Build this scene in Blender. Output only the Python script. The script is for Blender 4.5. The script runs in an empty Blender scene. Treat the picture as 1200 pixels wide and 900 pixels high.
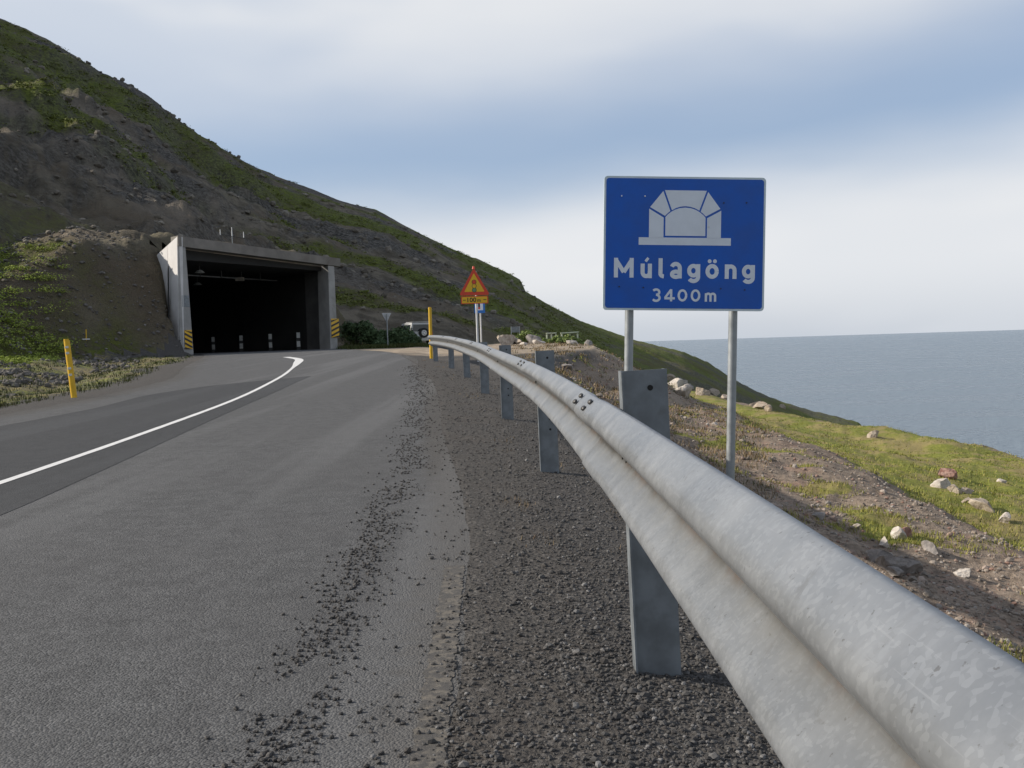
import bpy, bmesh, math, random
import numpy as np
from mathutils import Vector, Matrix

random.seed(7)
rng = np.random.default_rng(7)
scene = bpy.context.scene
COL = scene.collection
R = math.radians

# ---------------------------------------------------------------- camera (origin = lens, z measured from lens height)
PITCH, ROLL, FPX = R(2.34), R(1.8), 1150.0
cd = bpy.data.cameras.new('camera')
cam = bpy.data.objects.new('camera', cd)
COL.objects.link(cam)
cd.sensor_fit = 'HORIZONTAL'
cd.sensor_width = 36.0
cd.lens = FPX / 1200 * 36
cd.clip_start = 0.05
cd.clip_end = 200000
CAMROT = Matrix.Rotation(math.pi / 2 - PITCH, 3, 'X') @ Matrix.Rotation(-ROLL, 3, 'Z')
cam.matrix_world = CAMROT.to_4x4()
scene.camera = cam

# ---------------------------------------------------------------- sky, sun, exposure
SUN_AZ, SUN_EL = R(-85), R(28)
world = bpy.data.worlds.new('World')
scene.world = world
world.use_nodes = True
wt = world.node_tree
wn, wl = wt.nodes, wt.links
bg = wn['Background']
bg.inputs[1].default_value = 0.1
sky = wn.new('ShaderNodeTexSky')
sky.sky_type = 'NISHITA'
sky.sun_disc = False
sky.sun_elevation = SUN_EL
sky.sun_rotation = SUN_AZ
sky.altitude = 150
sky.dust_density = 1.0


class G:
    """tiny node-graph helper"""

    def __init__(self, tree):
        self.t, self.n, self.l = tree, tree.nodes, tree.links

    def put(self, sock, v):
        if hasattr(v, 'is_linked') or isinstance(v, bpy.types.NodeSocket):
            self.l.new(v, sock)
        else:
            if isinstance(v, (tuple, list)) and len(v) == 3 and sock.type == 'RGBA':
                v = (*v, 1)
            sock.default_value = v

    def math(self, op, a, b=0.0, c=None, clamp=False):
        n = self.n.new('ShaderNodeMath')
        n.operation = op
        n.use_clamp = clamp
        self.put(n.inputs[0], a)
        self.put(n.inputs[1], b)
        if c is not None:
            self.put(n.inputs[2], c)
        return n.outputs[0]

    def mix(self, f, a, b, mode='MIX'):
        n = self.n.new('ShaderNodeMix')
        n.data_type = 'RGBA'
        n.blend_type = mode
        self.put(n.inputs[0], f)
        self.put(n.inputs[6], a)
        self.put(n.inputs[7], b)
        return n.outputs[2]

    def noise(self, vec, scale, detail=4, rough=0.55, dist=0.0, out=0):
        n = self.n.new('ShaderNodeTexNoise')
        if vec is not None:
            self.l.new(vec, n.inputs['Vector'])
        n.inputs['Scale'].default_value = scale
        n.inputs['Detail'].default_value = detail
        n.inputs['Roughness'].default_value = rough
        n.inputs['Distortion'].default_value = dist
        return n.outputs[out]

    def voro(self, vec, scale, feature='F1', out=0):
        n = self.n.new('ShaderNodeTexVoronoi')
        n.feature = feature
        if vec is not None:
            self.l.new(vec, n.inputs['Vector'])
        n.inputs['Scale'].default_value = scale
        return n.outputs[out]

    def ramp(self, fac, lo, hi, a=0.0, b=1.0):
        n = self.n.new('ShaderNodeMapRange')
        n.interpolation_type = 'SMOOTHSTEP'
        self.put(n.inputs[0], fac)
        for i, v in ((1, lo), (2, hi), (3, a), (4, b)):
            n.inputs[i].default_value = v
        return n.outputs[0]

    def mapping(self, vec, scale=(1, 1, 1), rot=(0, 0, 0), loc=(0, 0, 0)):
        n = self.n.new('ShaderNodeMapping')
        self.l.new(vec, n.inputs[0])
        n.inputs['Scale'].default_value = scale
        n.inputs['Rotation'].default_value = rot
        n.inputs['Location'].default_value = loc
        return n.outputs[0]

    def bump(self, h, strength=0.5, dist=0.01, normal=None):
        n = self.n.new('ShaderNodeBump')
        n.inputs['Strength'].default_value = strength
        n.inputs['Distance'].default_value = dist
        self.l.new(h, n.inputs['Height'])
        if normal is not None:
            self.l.new(normal, n.inputs['Normal'])
        return n.outputs[0]

    def pos(self):
        return self.n.new('ShaderNodeNewGeometry').outputs['Position']

    def obj(self):
        return self.n.new('ShaderNodeTexCoord').outputs['Object']

    def island(self):
        return self.n.new('ShaderNodeNewGeometry').outputs['Random Per Island']

    def attr(self, name):
        n = self.n.new('ShaderNodeAttribute')
        n.attribute_name = name
        s = self.n.new('ShaderNodeSeparateColor')
        self.l.new(n.outputs['Color'], s.inputs[0])
        return s.outputs


g = G(wt)
dirv = wn.new('ShaderNodeTexCoord').outputs['Generated']
sep = wn.new('ShaderNodeSeparateXYZ')
wl.new(dirv, sep.inputs[0])
zz = sep.outputs[2]
n_big = g.noise(g.mapping(dirv, (1.3, 1.3, 3.0), loc=(3.1, 1.7, 0.4)), 1.5, 1.5, 0.45)
n_mid = g.noise(g.mapping(dirv, (2.2, 2.2, 7.0), loc=(0.3, 5.2, 2.0)), 2.0, 3, 0.45)
ztilt = g.math('SUBTRACT', zz, g.math('MULTIPLY', sep.outputs[0], 0.045))   # the cloud edge climbs seaward
e1 = g.math('ADD', ztilt, g.math('MULTIPLY', g.math('SUBTRACT', n_big, 0.5), 0.10))
e1 = g.math('ADD', e1, g.math('MULTIPLY', g.math('SUBTRACT', n_mid, 0.5), 0.05))
low_cloud = g.ramp(e1, 0.090, 0.200, 1.0, 0.0)          # bank of white low cloud over the sea
high_deck = g.ramp(e1, 0.190, 0.350, 0.0, 1.0)          # grey-white deck overhead
broken = g.ramp(g.noise(g.mapping(dirv, (1, 1, 1.6), loc=(1.3, 0.2, 0)), 2.6, 6, 0.55), 0.46, 0.62)   # the deck breaks up overhead: the sun is out
fade = g.ramp(zz, 0.30, 0.55)
high_cov = g.math('MULTIPLY', high_deck, g.math('SUBTRACT', 1.0, g.math('MULTIPLY', fade, g.math('SUBTRACT', 1.0, broken))))
cover = g.math('MAXIMUM', low_cloud, high_cov)
cover = g.math('MULTIPLY', cover, 0.92)
n_fine = g.noise(g.mapping(dirv, (1.6, 1.6, 4.5), (0, 0.3, 0)), 2.2, 2.5, 0.5)
low_col = g.mix(g.ramp(zz, -0.01, 0.075), (5.3, 5.7, 6.3), (7.9, 7.95, 8.05))
low_col = g.mix(g.ramp(n_fine, 0.42, 0.66, 0, 0.5), low_col, (6.9, 7.15, 7.55))
high_col = g.mix(g.ramp(n_fine, 0.38, 0.64), (7.7, 7.8, 7.95), (5.9, 6.4, 7.2))
cloud_col = g.mix(high_deck, low_col, high_col)
sky_col = g.mix(g.ramp(zz, 0.25, 0.6, 0.62, 0.1), sky.outputs[0], (3.8, 4.85, 6.7))
col = g.mix(cover, sky_col, cloud_col)
wl.new(col, bg.inputs[0])

sl = bpy.data.lights.new('sun', 'SUN')
sl.energy = 5.0
sl.angle = R(0.6)
sl.color = (1.0, 0.92, 0.81)
sun = bpy.data.objects.new('sun', sl)
COL.objects.link(sun)
sdir = Vector((math.sin(SUN_AZ) * math.cos(SUN_EL), math.cos(SUN_AZ) * math.cos(SUN_EL), math.sin(SUN_EL)))
sun.rotation_euler = sdir.to_track_quat('Z', 'Y').to_euler()
sun.location = sdir * 50

scene.view_settings.view_transform = 'Standard'
scene.view_settings.look = 'None'
scene.view_settings.exposure = 0.12
scene.view_settings.gamma = 1.0
scene.cycles.max_bounces = 6
scene.cycles.use_denoising = True


# ---------------------------------------------------------------- picture <-> place
def ray(px, py):
    v = CAMROT @ Vector(((px - 600) / FPX, (450 - py) / FPX, -1.0))
    return v / v.y


def at(px, py, Y):
    return ray(px, py) * Y


# ---------------------------------------------------------------- helpers
def new_obj(name, me, parent=None, mat=None):
    o = bpy.data.objects.new(name, me)
    COL.objects.link(o)
    if mat is not None and me is not None:
        me.materials.append(mat)
    if parent is not None:
        o.parent = parent
    return o


def tag(o, label=None, cat=None, group=None, kind=None):
    for k, v in (('label', label), ('category', cat), ('group', group), ('kind', kind)):
        if v:
            o[k] = v
    return o


def empty(name, loc=(0, 0, 0), rz=0.0, label=None, cat=None, group=None):
    o = bpy.data.objects.new(name, None)
    COL.objects.link(o)
    o.location = loc
    o.rotation_euler = (0, 0, rz)
    o.empty_display_size = 0.2
    return tag(o, label, cat, group)


def mesh_np(name, verts, faces, smooth=False):
    """verts (n,3), faces (m,k) with constant k"""
    me = bpy.data.meshes.new(name)
    verts = np.asarray(verts, np.float32)
    faces = np.asarray(faces, np.int32)
    m, k = faces.shape
    me.vertices.add(len(verts))
    me.vertices.foreach_set('co', verts.ravel())
    me.loops.add(m * k)
    me.loops.foreach_set('vertex_index', faces.ravel())
    me.polygons.add(m)
    me.polygons.foreach_set('loop_start', np.arange(0, m * k, k, dtype=np.int32))
    me.polygons.foreach_set('use_smooth', np.full(m, smooth, dtype=bool))
    me.update(calc_edges=True)
    return me


class MB:
    """collects shapes in a bmesh, builds one mesh object"""

    def __init__(self):
        self.b = bmesh.new()

    def box(self, c, s, rot=None, bevel=0.0):
        m = Matrix.Translation(c) @ (rot.to_4x4() if rot is not None else Matrix()) @ Matrix.Diagonal((*s, 1))
        r = bmesh.ops.create_cube(self.b, size=1, matrix=m)
        if bevel > 0:
            es = list({e for v in r['verts'] for e in v.link_edges})
            bmesh.ops.bevel(self.b, geom=es, offset=bevel, segments=2, affect='EDGES', profile=0.6)
        return self

    def cyl(self, p, q, r, r2=None, seg=14, caps=True):
        p, q = Vector(p), Vector(q)
        d = q - p
        m = Matrix.Translation((p + q) / 2) @ d.to_track_quat('Z', 'Y').to_matrix().to_4x4()
        bmesh.ops.create_cone(self.b, cap_ends=caps, segments=seg, radius1=r, radius2=r if r2 is None else r2,
                              depth=d.length, matrix=m)
        return self

    def hexa(self, pts):
        """8 points: bottom 4 ccw, top 4 ccw"""
        v = [self.b.verts.new(p) for p in pts]
        for f in ((3, 2, 1, 0), (4, 5, 6, 7), (0, 1, 5, 4), (1, 2, 6, 5), (2, 3, 7, 6), (3, 0, 4, 7)):
            self.b.faces.new([v[i] for i in f])
        return self

    def prism(self, poly, depth, org=(0, 0, 0)):
        """polygon in x,z extruded from y=org.y to org.y-depth (front at -depth)"""
        ox, oy, oz = org
        f = [self.b.verts.new((ox + x, oy - depth, oz + z)) for x, z in poly]
        k = [self.b.verts.new((ox + x, oy, oz + z)) for x, z in poly]
        n = len(poly)
        self.b.faces.new(f)
        self.b.faces.new(k[::-1])
        for i in range(n):
            j = (i + 1) % n
            self.b.faces.new([f[j], f[i], k[i], k[j]])
        return self

    def build(self, name, mat, parent=None, smooth=None, loc=None, rz=None):
        me = bpy.data.meshes.new(name)
        bmesh.ops.recalc_face_normals(self.b, faces=self.b.faces)
        self.b.to_mesh(me)
        self.b.free()
        if smooth:
            for p in me.polygons:
                p.use_smooth = True
            try:
                me.set_sharp_from_angle(angle=R(smooth))
            except Exception:
                pass
        o = new_obj(name, me, parent, mat)
        if loc is not None:
            o.location = loc
        if rz is not None:
            o.rotation_euler = (0, 0, rz)
        return o


def text_mesh(body, size, bold, spacing=1.0):
    c = bpy.data.curves.new('lettering', 'FONT')
    c.body = body
    c.size = size
    c.offset = bold
    c.space_character = spacing
    c.extrude = 0.0006
    c.align_x = 'CENTER'
    c.resolution_u = 6
    o = bpy.data.objects.new('lettering', c)
    COL.objects.link(o)
    dg = bpy.context.evaluated_depsgraph_get()
    me = bpy.data.meshes.new_from_object(o.evaluated_get(dg))
    bpy.data.objects.remove(o)
    bpy.data.curves.remove(c)
    co = np.zeros(len(me.vertices) * 3, np.float32)
    me.vertices.foreach_get('co', co)
    return me, co.reshape(-1, 3)


def fit_text(name, body, x0, x1, zbase, zcap, mat, parent, y=-0.006, bold=0.02, spacing=1.0, cap='M'):
    """lettering fitted to a rectangle: cap height and overall width"""
    _, cc = text_mesh(cap, 1.0, bold)
    hcap = cc[:, 1].max()
    hmin = cc[:, 1].min()
    me, co = text_mesh(body, 1.0, bold, spacing)
    sx = (x1 - x0) / (co[:, 0].max() - co[:, 0].min())
    sz = (zcap - zbase) / (hcap - hmin)
    out = np.empty_like(co)
    out[:, 0] = x0 + (co[:, 0] - co[:, 0].min()) * sx
    out[:, 1] = y - co[:, 2] * 1.0
    out[:, 2] = zbase + (co[:, 1] - hmin) * sz
    me.vertices.foreach_set('co', out.ravel())
    me.update()
    me.materials.clear()
    return new_obj(name, me, parent, mat)


def smoothstep(a, b, x):
    t = np.clip((x - a) / (b - a), 0, 1)
    return t * t * (3 - 2 * t)


def _hash(ix, iy, seed):
    h = (ix.astype(np.int64) * 374761393 + iy.astype(np.int64) * 668265263 + seed * 2147483647) & 0xFFFFFFFF
    h = ((h ^ (h >> 13)) * 1274126177) & 0xFFFFFFFF
    return ((h ^ (h >> 16)) & 0xFFFFFF) / float(0xFFFFFF)


def noise2(x, y, seed=0):
    x = np.asarray(x, float)
    y = np.asarray(y, float)
    ix, iy = np.floor(x), np.floor(y)
    fx, fy = x - ix, y - iy
    ix, iy = ix.astype(np.int64), iy.astype(np.int64)

    def grad(i, j):
        a = _hash(ix + i, iy + j, seed) * 2 * math.pi
        return np.cos(a) * (fx - i) + np.sin(a) * (fy - j)
    ux, uy = fx ** 3 * (fx * (fx * 6 - 15) + 10), fy ** 3 * (fy * (fy * 6 - 15) + 10)
    a = grad(0, 0) * (1 - ux) + grad(1, 0) * ux
    b = grad(0, 1) * (1 - ux) + grad(1, 1) * ux
    return (a * (1 - uy) + b * uy) * 1.5


def fbm(x, y, oct=4, seed=0, gain=0.5):
    s, a, f = 0, 1.0, 1.0
    for o in range(oct):
        s = s + a * noise2(x * f, y * f, seed + o * 17)
        a *= gain
        f *= 2.03
    return s


# ---------------------------------------------------------------- the lie of the land
def hermite(xs, ys):
    xs, ys = np.array(xs, float), np.array(ys, float)
    m = np.gradient(ys, xs)

    def fn(x):
        x = np.asarray(x, float)
        xc = np.clip(x, xs[0], xs[-1])
        i = np.clip(np.searchsorted(xs, xc) - 1, 0, len(xs) - 2)
        h = xs[i + 1] - xs[i]
        t = (xc - xs[i]) / h
        return ((2 * t ** 3 - 3 * t ** 2 + 1) * ys[i] + (t ** 3 - 2 * t ** 2 + t) * h * m[i]
                + (-2 * t ** 3 + 3 * t ** 2) * ys[i + 1] + (t ** 3 - t ** 2) * h * m[i + 1])
    return fn


road_z = hermite([-30, -8, 0, 2.9, 7.45, 11.7, 16.3, 20.8, 25.4, 30, 38, 46, 55, 70, 120],
                 [-1.2, -1.08, -1.03, -1.0, -.95, -.86, -.765, -.64, -.545, -.43, -.24, -.09, 0.0, .05, .1])
# back plane of the guard rail beam
rail_x = hermite([-10, -4, 0, 2.9, 7.45, 11.7, 16.3, 20.8, 25.4, 30, 40, 60, 120],
                 [.20, .33, .352, .338, .19, -.135, -.53, -1.03, -1.62, -2.36, -3.9, -4.6, -5])
road_left = hermite([-30, 0, 8, 15.4, 17.5, 22.5, 30.3, 40, 49.5, 60, 120],
                    [-7.4, -7.8, -7.9, -8.0, -8.0, -8.5, -10.6, -12.8, -16.4, -24, -60])

PORTAL_L, PORTAL_R = Vector((-17.0, 51.0)), Vector((-10.9, 62.6))
PM = (PORTAL_R - PORTAL_L).normalized()          # along the mouth, left to right
PW = (PORTAL_R - PORTAL_L).length
PA = Vector((-0.70, 0.714)).normalized()         # into the mountain
_det = PM.x * PA.y - PM.y * PA.x


def portal_ij(x, y):
    dx, dy = x - PORTAL_L.x, y - PORTAL_L.y
    return (dx * PA.y - dy * PA.x) / _det, (PM.x * dy - PM.y * dx) / _det


SKY_PX = [(0, 20), (25, 30), (75, 55), (120, 84), (170, 110), (210, 142), (235, 160), (300, 195), (350, 215), (395, 233),
          (440, 245), (480, 265), (530, 290), (570, 308), (600, 321), (610, 327), (616, 341), (650, 360), (680, 375),
          (740, 397), (770, 404), (800, 411), (830, 424), (850, 438), (880, 455), (915, 470), (950, 480), (990, 490), (1008, 495)]
_a, _e = [], []
for q in SKY_PX:
    v = ray(*q)
    _a.append(math.degrees(math.atan2(v.x, v.y)))
    _e.append(v.z / math.hypot(v.x, v.y))
SK_A = [-180, -130, -100, -80, -62, -48, -38, -32] + _a + [_a[-1] + 0.35, _a[-1] + 1.0, _a[-1] + 2.2, 40, 180]
SK_E = [.05, .07, .11, .13, .16, .22, .30, .35] + _e + [_e[-1] - .012, _e[-1] - .06, _e[-1] - .25, -.6, -.6]
CR_A = [-180, -90, -45, -28, -20, -10, -3, 0.5, 1.2, 5, 12, 20, 30, 180]
CR_D = [200, 220, 260, 270, 250, 235, 240, 250, 250, 300, 350, 400, 420, 420]
BA_A = [-180, -150, -120, -90, -70, -50, -40, -33, -27.6, -23.5, -20, -17, -13, -10, -6, -3, 0, 4, 10, 16, 20, 30, 180]
BA_B = [60, 34, 18, 17, 19, 25, 31, 36, 42, 47, 53, 60, 72, 80, 84, 88, 96, 112, 150, 175, 180, 200, 200]
BZ_A = [-180, -60, -27, -20, -10, -4, 0, 4, 8, 12, 16, 20, 24, 30, 180]
BZ_Z = [-.6, -.6, -.4, 0, .1, 0, -1.0, -4, -9, -16, -26, -40, -90, -150, -150]


def foot(az):
    return np.interp(az, BA_A, BA_B)


BANK_S = [-50, -1.2, -.70, -.60, -.48, -.1, .45, .8, 2.3, 4.2, 5.3, 6.0, 7.6, 10.5, 28, 30, 64, 400]
BANK_Z = [-.025, -.025, -.020, -.001, .0050, -.016, -.085, -.25, -1.10, -1.55, -1.70, -1.88, -2.65, -3.1, -5.9, -6.8, -30, -260]


def shoulder_s(x, y):
    """distance from the rail, with the asphalt edge drawing away from it farther on"""
    s = x - rail_x(y)
    return s + .2 * smoothstep(4, 10, np.asarray(y, float)) * smoothstep(0, -.3, s)


def bank_s(x, y):
    """distance out from the rail, with the level shoulder widening towards the lay-by"""
    s = shoulder_s(x, y)
    wide = 2.0 * smoothstep(9, 25, y) + 5.4 * smoothstep(25, 44, y)
    ie = wide + 7.6
    return np.where(s < .45, s, np.where(s < ie, np.maximum(.45, s - wide), np.where(s < 28, 7.6 + (s - ie) * 20.4 / (28 - ie), s)))



def land(x, y, detail=True):
    x, y = np.asarray(x, float), np.asarray(y, float)
    r = np.hypot(x, y)
    az = np.degrees(np.arctan2(x, y))
    zr = road_z(y)
    s = x - rail_x(y)
    se = bank_s(x, y)
    bank = np.interp(se, BANK_S, BANK_Z)
    bank = bank - 1.1 * smoothstep(24, 44, y) * smoothstep(2.2, 5.5, se) * smoothstep(23, 14, se)
    bank = bank - .9 * smoothstep(42, 80, y) * smoothstep(9, 18, se)
    # left verge: shallow ditch, then the slope
    l = road_left(y) - x
    verge = np.interp(l, [-1, 0, 1.0, 2.6, 4.5, 8, 13, 24], [0, 0, -.03, -.26, -.02, .45, 1.7, 4.6])
    verge = verge * smoothstep(46, 40, y)
    h = zr + bank + np.where(l > 0, verge, 0) + .022 * smoothstep(-.75, -.4, l)
    if detail:
        off = smoothstep(.55, 1.6, se) * smoothstep(-1, 3, s) + smoothstep(.3, 1.5, l) * smoothstep(50, 42, y)
        off = np.clip(off, 0, 1)
        h = h + off * (0.10 * fbm(x * .45, y * .45, 3, 5) + 0.05 * fbm(x * 1.7, y * 1.7, 3, 9))
        h = h + smoothstep(0.1, .5, s) * .012 * fbm(x * 6, y * 6, 2, 3)
        b2 = smoothstep(8, 16, se)
        h = h + b2 * .22 * fbm(x * .13, y * .13, 3, 15)
        # tan lay-by beyond the end of the rail: slight hummocks
        h = h + smoothstep(36, 50, y) * smoothstep(2, 5, s) * (.10 * fbm(x * .4, y * .4, 3, 41))
    # mountain
    E = np.interp(az, SK_A, SK_E)
    D = np.interp(az, CR_A, CR_D)
    B = foot(az)
    bz = np.interp(az, BZ_A, BZ_Z)
    t = (r - B) / (D - B)
    Es = sum(np.interp(az + k_, SK_A, SK_E) for k_ in (-2.4, -1.6, -.8, 0, .8, 1.6, 2.4)) / 7
    Es = np.where(az > 14, E, Es)
    E = Es + (E - Es) * smoothstep(.72, .97, t)
    top = E * D
    tc = np.clip(t, -0.3, 1)
    prof = tc + 0.10 * tc * (1 - tc)
    hm = bz + (top - bz) * prof
    hm = np.where(t > 1, top - 0.30 * (r - D) - .0012 * np.minimum(r - D, 400) ** 2, hm)
    if detail:
        k = smoothstep(0.0, .30, t) * smoothstep(3.0, 1.0, t)
        edge = np.clip((1 - t) * 3.0, .17, 1)        # keep the ridge line quiet
        sc = np.clip((D - B) / 220, .4, 1.0) * np.clip(np.abs(top - bz) / 40, .35, 1)
        a_ = .84 * x - .54 * y                        # down the fall line
        b_ = .54 * x + .84 * y
        wob = 9 * fbm(x * .02, y * .02, 2, 23)
        gul = np.abs(fbm((b_ + wob) * .045, a_ * .009, 3, 31))
        rough = 2.6 * fbm(x * .035, y * .035, 4, 51) + .95 * fbm(x * .13, y * .13, 5, 61, .62)
        cliff = smoothstep(.05, .55, fbm(x * .012 + 7, y * .012, 2, 71))
        rough = rough + cliff * 2.0 * np.abs(fbm(x * .09, y * .09, 4, 81, .6))
        ly = (hm + 3.0 * fbm(x * .015, y * .015, 3, 91)) / 11.0
        saw = ly - np.floor(ly)
        step = 4.2 * (smoothstep(.55, .95, saw) - saw)
        hm = hm + k * edge * sc * (-4.5 * gul + rough + step * (0.35 + .9 * cliff))
        wl_ = np.clip((-6 - az) / 8, 0, 1)
        for t0, am, sd in ((.30, 2.6, 301), (.46, 4.2, 311), (.63, 3.4, 321), (.80, 3.0, 331)):
            tw = t + .05 * fbm(x * .012, y * .012, 3, sd) + .012 * fbm(x * .1, y * .1, 3, sd + 5)
            gate = smoothstep(-.25, .25, fbm(x * .010 + sd, y * .010, 2, sd + 9))
            hm = hm + wl_ * sc * gate * am * (smoothstep(t0, t0 + .030, tw) - smoothstep(t0 - .10, t0 + .16, tw))
        foot_n = smoothstep(-.06, .04, t) * smoothstep(.5, .1, t)
        hm = hm + foot_n * (.35 * fbm(x * .30, y * .30, 4, 101, .6))
    w = smoothstep(B - 3, B + 5, r)
    h = h * (1 - w) + hm * w
    # fill heaped behind and beside the tunnel mouth
    i, j = portal_ij(x, y)
    win = smoothstep(-19, -2.2, i) * smoothstep(PW + 7, PW + 1.5, i)
    out = np.maximum(smoothstep(-.35, -.6, i), smoothstep(.9, .6, i) * smoothstep(1.0, 1.6, j))
    mound = (6.9 * smoothstep(.2, 6.5, j) * (1 - out) + (6.0 * smoothstep(-1.8, 3.7, j) + .9 * smoothstep(3.5, 7.5, j)) * out) * win
    if detail:
        mound = mound + win * smoothstep(.5, 4, j) * .35 * fbm(x * .35, y * .35, 4, 111, .6)
    h = np.where((j > -2) & (j < 45) & (mound > 0.02), np.maximum(h, mound), h)
    return h


def ground(px, py, y0=1.5, y1=400):
    """where the line of sight through a picture point meets the land"""
    v = ray(px, py)
    ys = np.exp(np.linspace(math.log(y0), math.log(y1), 4000))
    d = v.z * ys - land(v.x * ys, ys)
    k = int(np.argmax(d < 0))
    if d[k] >= 0:
        k = len(ys) - 1
    return Vector((v.x * ys[k], ys[k], float(land(v.x * ys[k], ys[k]))))


def on_road(px, py):
    v = ray(px, py)
    ys = np.linspace(1.2, 60, 6000)
    d = v.z * ys - road_z(ys)
    k = int(np.argmax(d < 0)) if (d < 0).any() else int(np.argmin(np.abs(d)))
    # first crossing from above to below
    return v.x * ys[k], ys[k]


def zland(x, y):
    return float(land(np.array([x]), np.array([y]))[0])


# ---------------------------------------------------------------- materials
MATS = {}


def mat(name, base=(.5, .5, .5), rough=.8, metal=0.0, spec=None):
    m = bpy.data.materials.new(name)
    m.use_nodes = True
    p = m.node_tree.nodes['Principled BSDF']
    p.inputs['Base Color'].default_value = (*base, 1)
    p.inputs['Roughness'].default_value = rough
    p.inputs['Metallic'].default_value = metal
    if spec is not None:
        p.inputs['Specular IOR Level'].default_value = spec
    MATS[name] = m
    return m, G(m.node_tree), p


def worn(name, base, rough=.6, metal=0.0, var=.25, scale=6.0, bump=.0, dirt=None, dirt_amt=.35, spec=None):
    """paint / metal / concrete with mottling and dirt"""
    m, q, p = mat(name, base, rough, metal, spec)
    v = q.obj()
    n1 = q.noise(v, scale, 6, .6)
    dark = tuple(c * (1 - var) for c in base)
    lite = tuple(min(1, c * (1 + var * .6)) for c in base)
    c = q.mix(q.ramp(n1, .3, .7), dark, lite)
    if dirt:
        c = q.mix(q.ramp(q.noise(v, scale * .45, 5, .65, .6), .52, .72, 0, dirt_amt), c, dirt)
    q.put(p.inputs['Base Color'], c)
    q.put(p.inputs['Roughness'], q.ramp(n1, .25, .75, max(.05, rough - .1), min(1, rough + .1)))
    if bump:
        q.put(p.inputs['Normal'], q.bump(q.noise(v, scale * 9, 4, .6), bump, .004))
    return m


# mountain: mask R = vegetation, G = bare rock, B = pale scree
m_mt, q, p = mat('mountain_scree', rough=.95, spec=.15)
P = q.pos()
A = q.attr('mask')
n1 = q.noise(P, .35, 8, .65)
n2 = q.noise(P, 2.2, 6, .7)
n3 = q.noise(P, .06, 5, .6)
scree = q.mix(q.ramp(n1, .38, .62), (.135, .116, .086), (.285, .246, .185))
scree = q.mix(q.ramp(n3, .45, .62, 0, .7), scree, (.215, .168, .118))
scree = q.mix(A[2], scree, (.330, .280, .220))
rock = q.mix(q.ramp(n2, .38, .64), (.060, .057, .053), (.235, .220, .195))
c = q.mix(A[1], scree, rock)
veg = q.mix(q.ramp(n2, .35, .68), (.085, .115, .021), (.245, .285, .055))
veg = q.mix(q.ramp(n3, .4, .62, 0, .6), veg, (.115, .108, .036))
vm = q.math('MULTIPLY', A[0], q.ramp(q.math('ADD', n2, q.math('MULTIPLY', n1, .8)), .62, 1.0))
vm = q.math('MULTIPLY', vm, 1.25, clamp=True)
c = q.mix(vm, c, veg)
q.put(p.inputs['Base Color'], c)
bh = q.math('ADD', q.math('MULTIPLY', n1, 1.5), q.math('MULTIPLY', n2, .5))
q.put(p.inputs['Normal'], q.bump(bh, 1.0, 1.6))

# roadside: mask R = bank gravel, G = grass, B = tan lay-by dirt
m_gr, q, p = mat('roadside_gravel', rough=.95, spec=.2)
P = q.pos()
A = q.attr('mask')
n1 = q.noise(P, 1.4, 6, .62)
n2 = q.noise(P, 9, 6, .7)
n4 = q.noise(P, 60, 4, .65)
vo = q.voro(P, 55)
vc = q.voro(P, 55, out=1)
sh = q.mix(q.ramp(n4, .3, .7), (.050, .046, .043), (.105, .098, .090))
sh = q.mix(q.ramp(n1, .45, .7, 0, .5), sh, (.085, .073, .062))
sepc = q.n.new('ShaderNodeSeparateColor')
q.l.new(vc, sepc.inputs[0])
sh = q.mix(q.ramp(sepc.outputs[0], .75, 1.0, 0, .55), sh, (.16, .15, .14))
bk = q.mix(q.ramp(n2, .3, .7), (.155, .120, .090), (.34, .268, .205))
bk = q.mix(q.ramp(n1, .5, .68, 0, .6), bk, (.34, .215, .155))
bk = q.mix(q.ramp(n4, .55, .75, 0, .4), bk, (.34, .29, .24))
tan = q.mix(q.ramp(n1, .35, .65), (.30, .235, .165), (.42, .345, .265))
gr = q.mix(q.ramp(n2, .3, .7), (.125, .145, .022), (.27, .27, .058))
gr = q.mix(q.ramp(q.noise(P, .42, 5, .6), .44, .58, 0, .85), gr, (.30, .235, .105))
gr = q.mix(q.ramp(q.noise(P, 2.6, 4, .6), .58, .7, 0, .7), gr, (.07, .10, .018))
c = q.mix(A[0], sh, bk)
c = q.mix(A[2], c, tan)
gm = q.math('MULTIPLY', A[1], 1.5)
gm = q.ramp(q.math('ADD', gm, q.math('SUBTRACT', n2, .5)), .45, .75)
c = q.mix(gm, c, gr)
q.put(p.inputs['Base Color'], c)
hh = q.math('ADD', q.math('MULTIPLY', vo, -.7), q.math('MULTIPLY', n4, .8))
b1 = q.bump(hh, .8, .012)
q.put(p.inputs['Normal'], q.bump(n2, .7, .05, b1))

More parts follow.
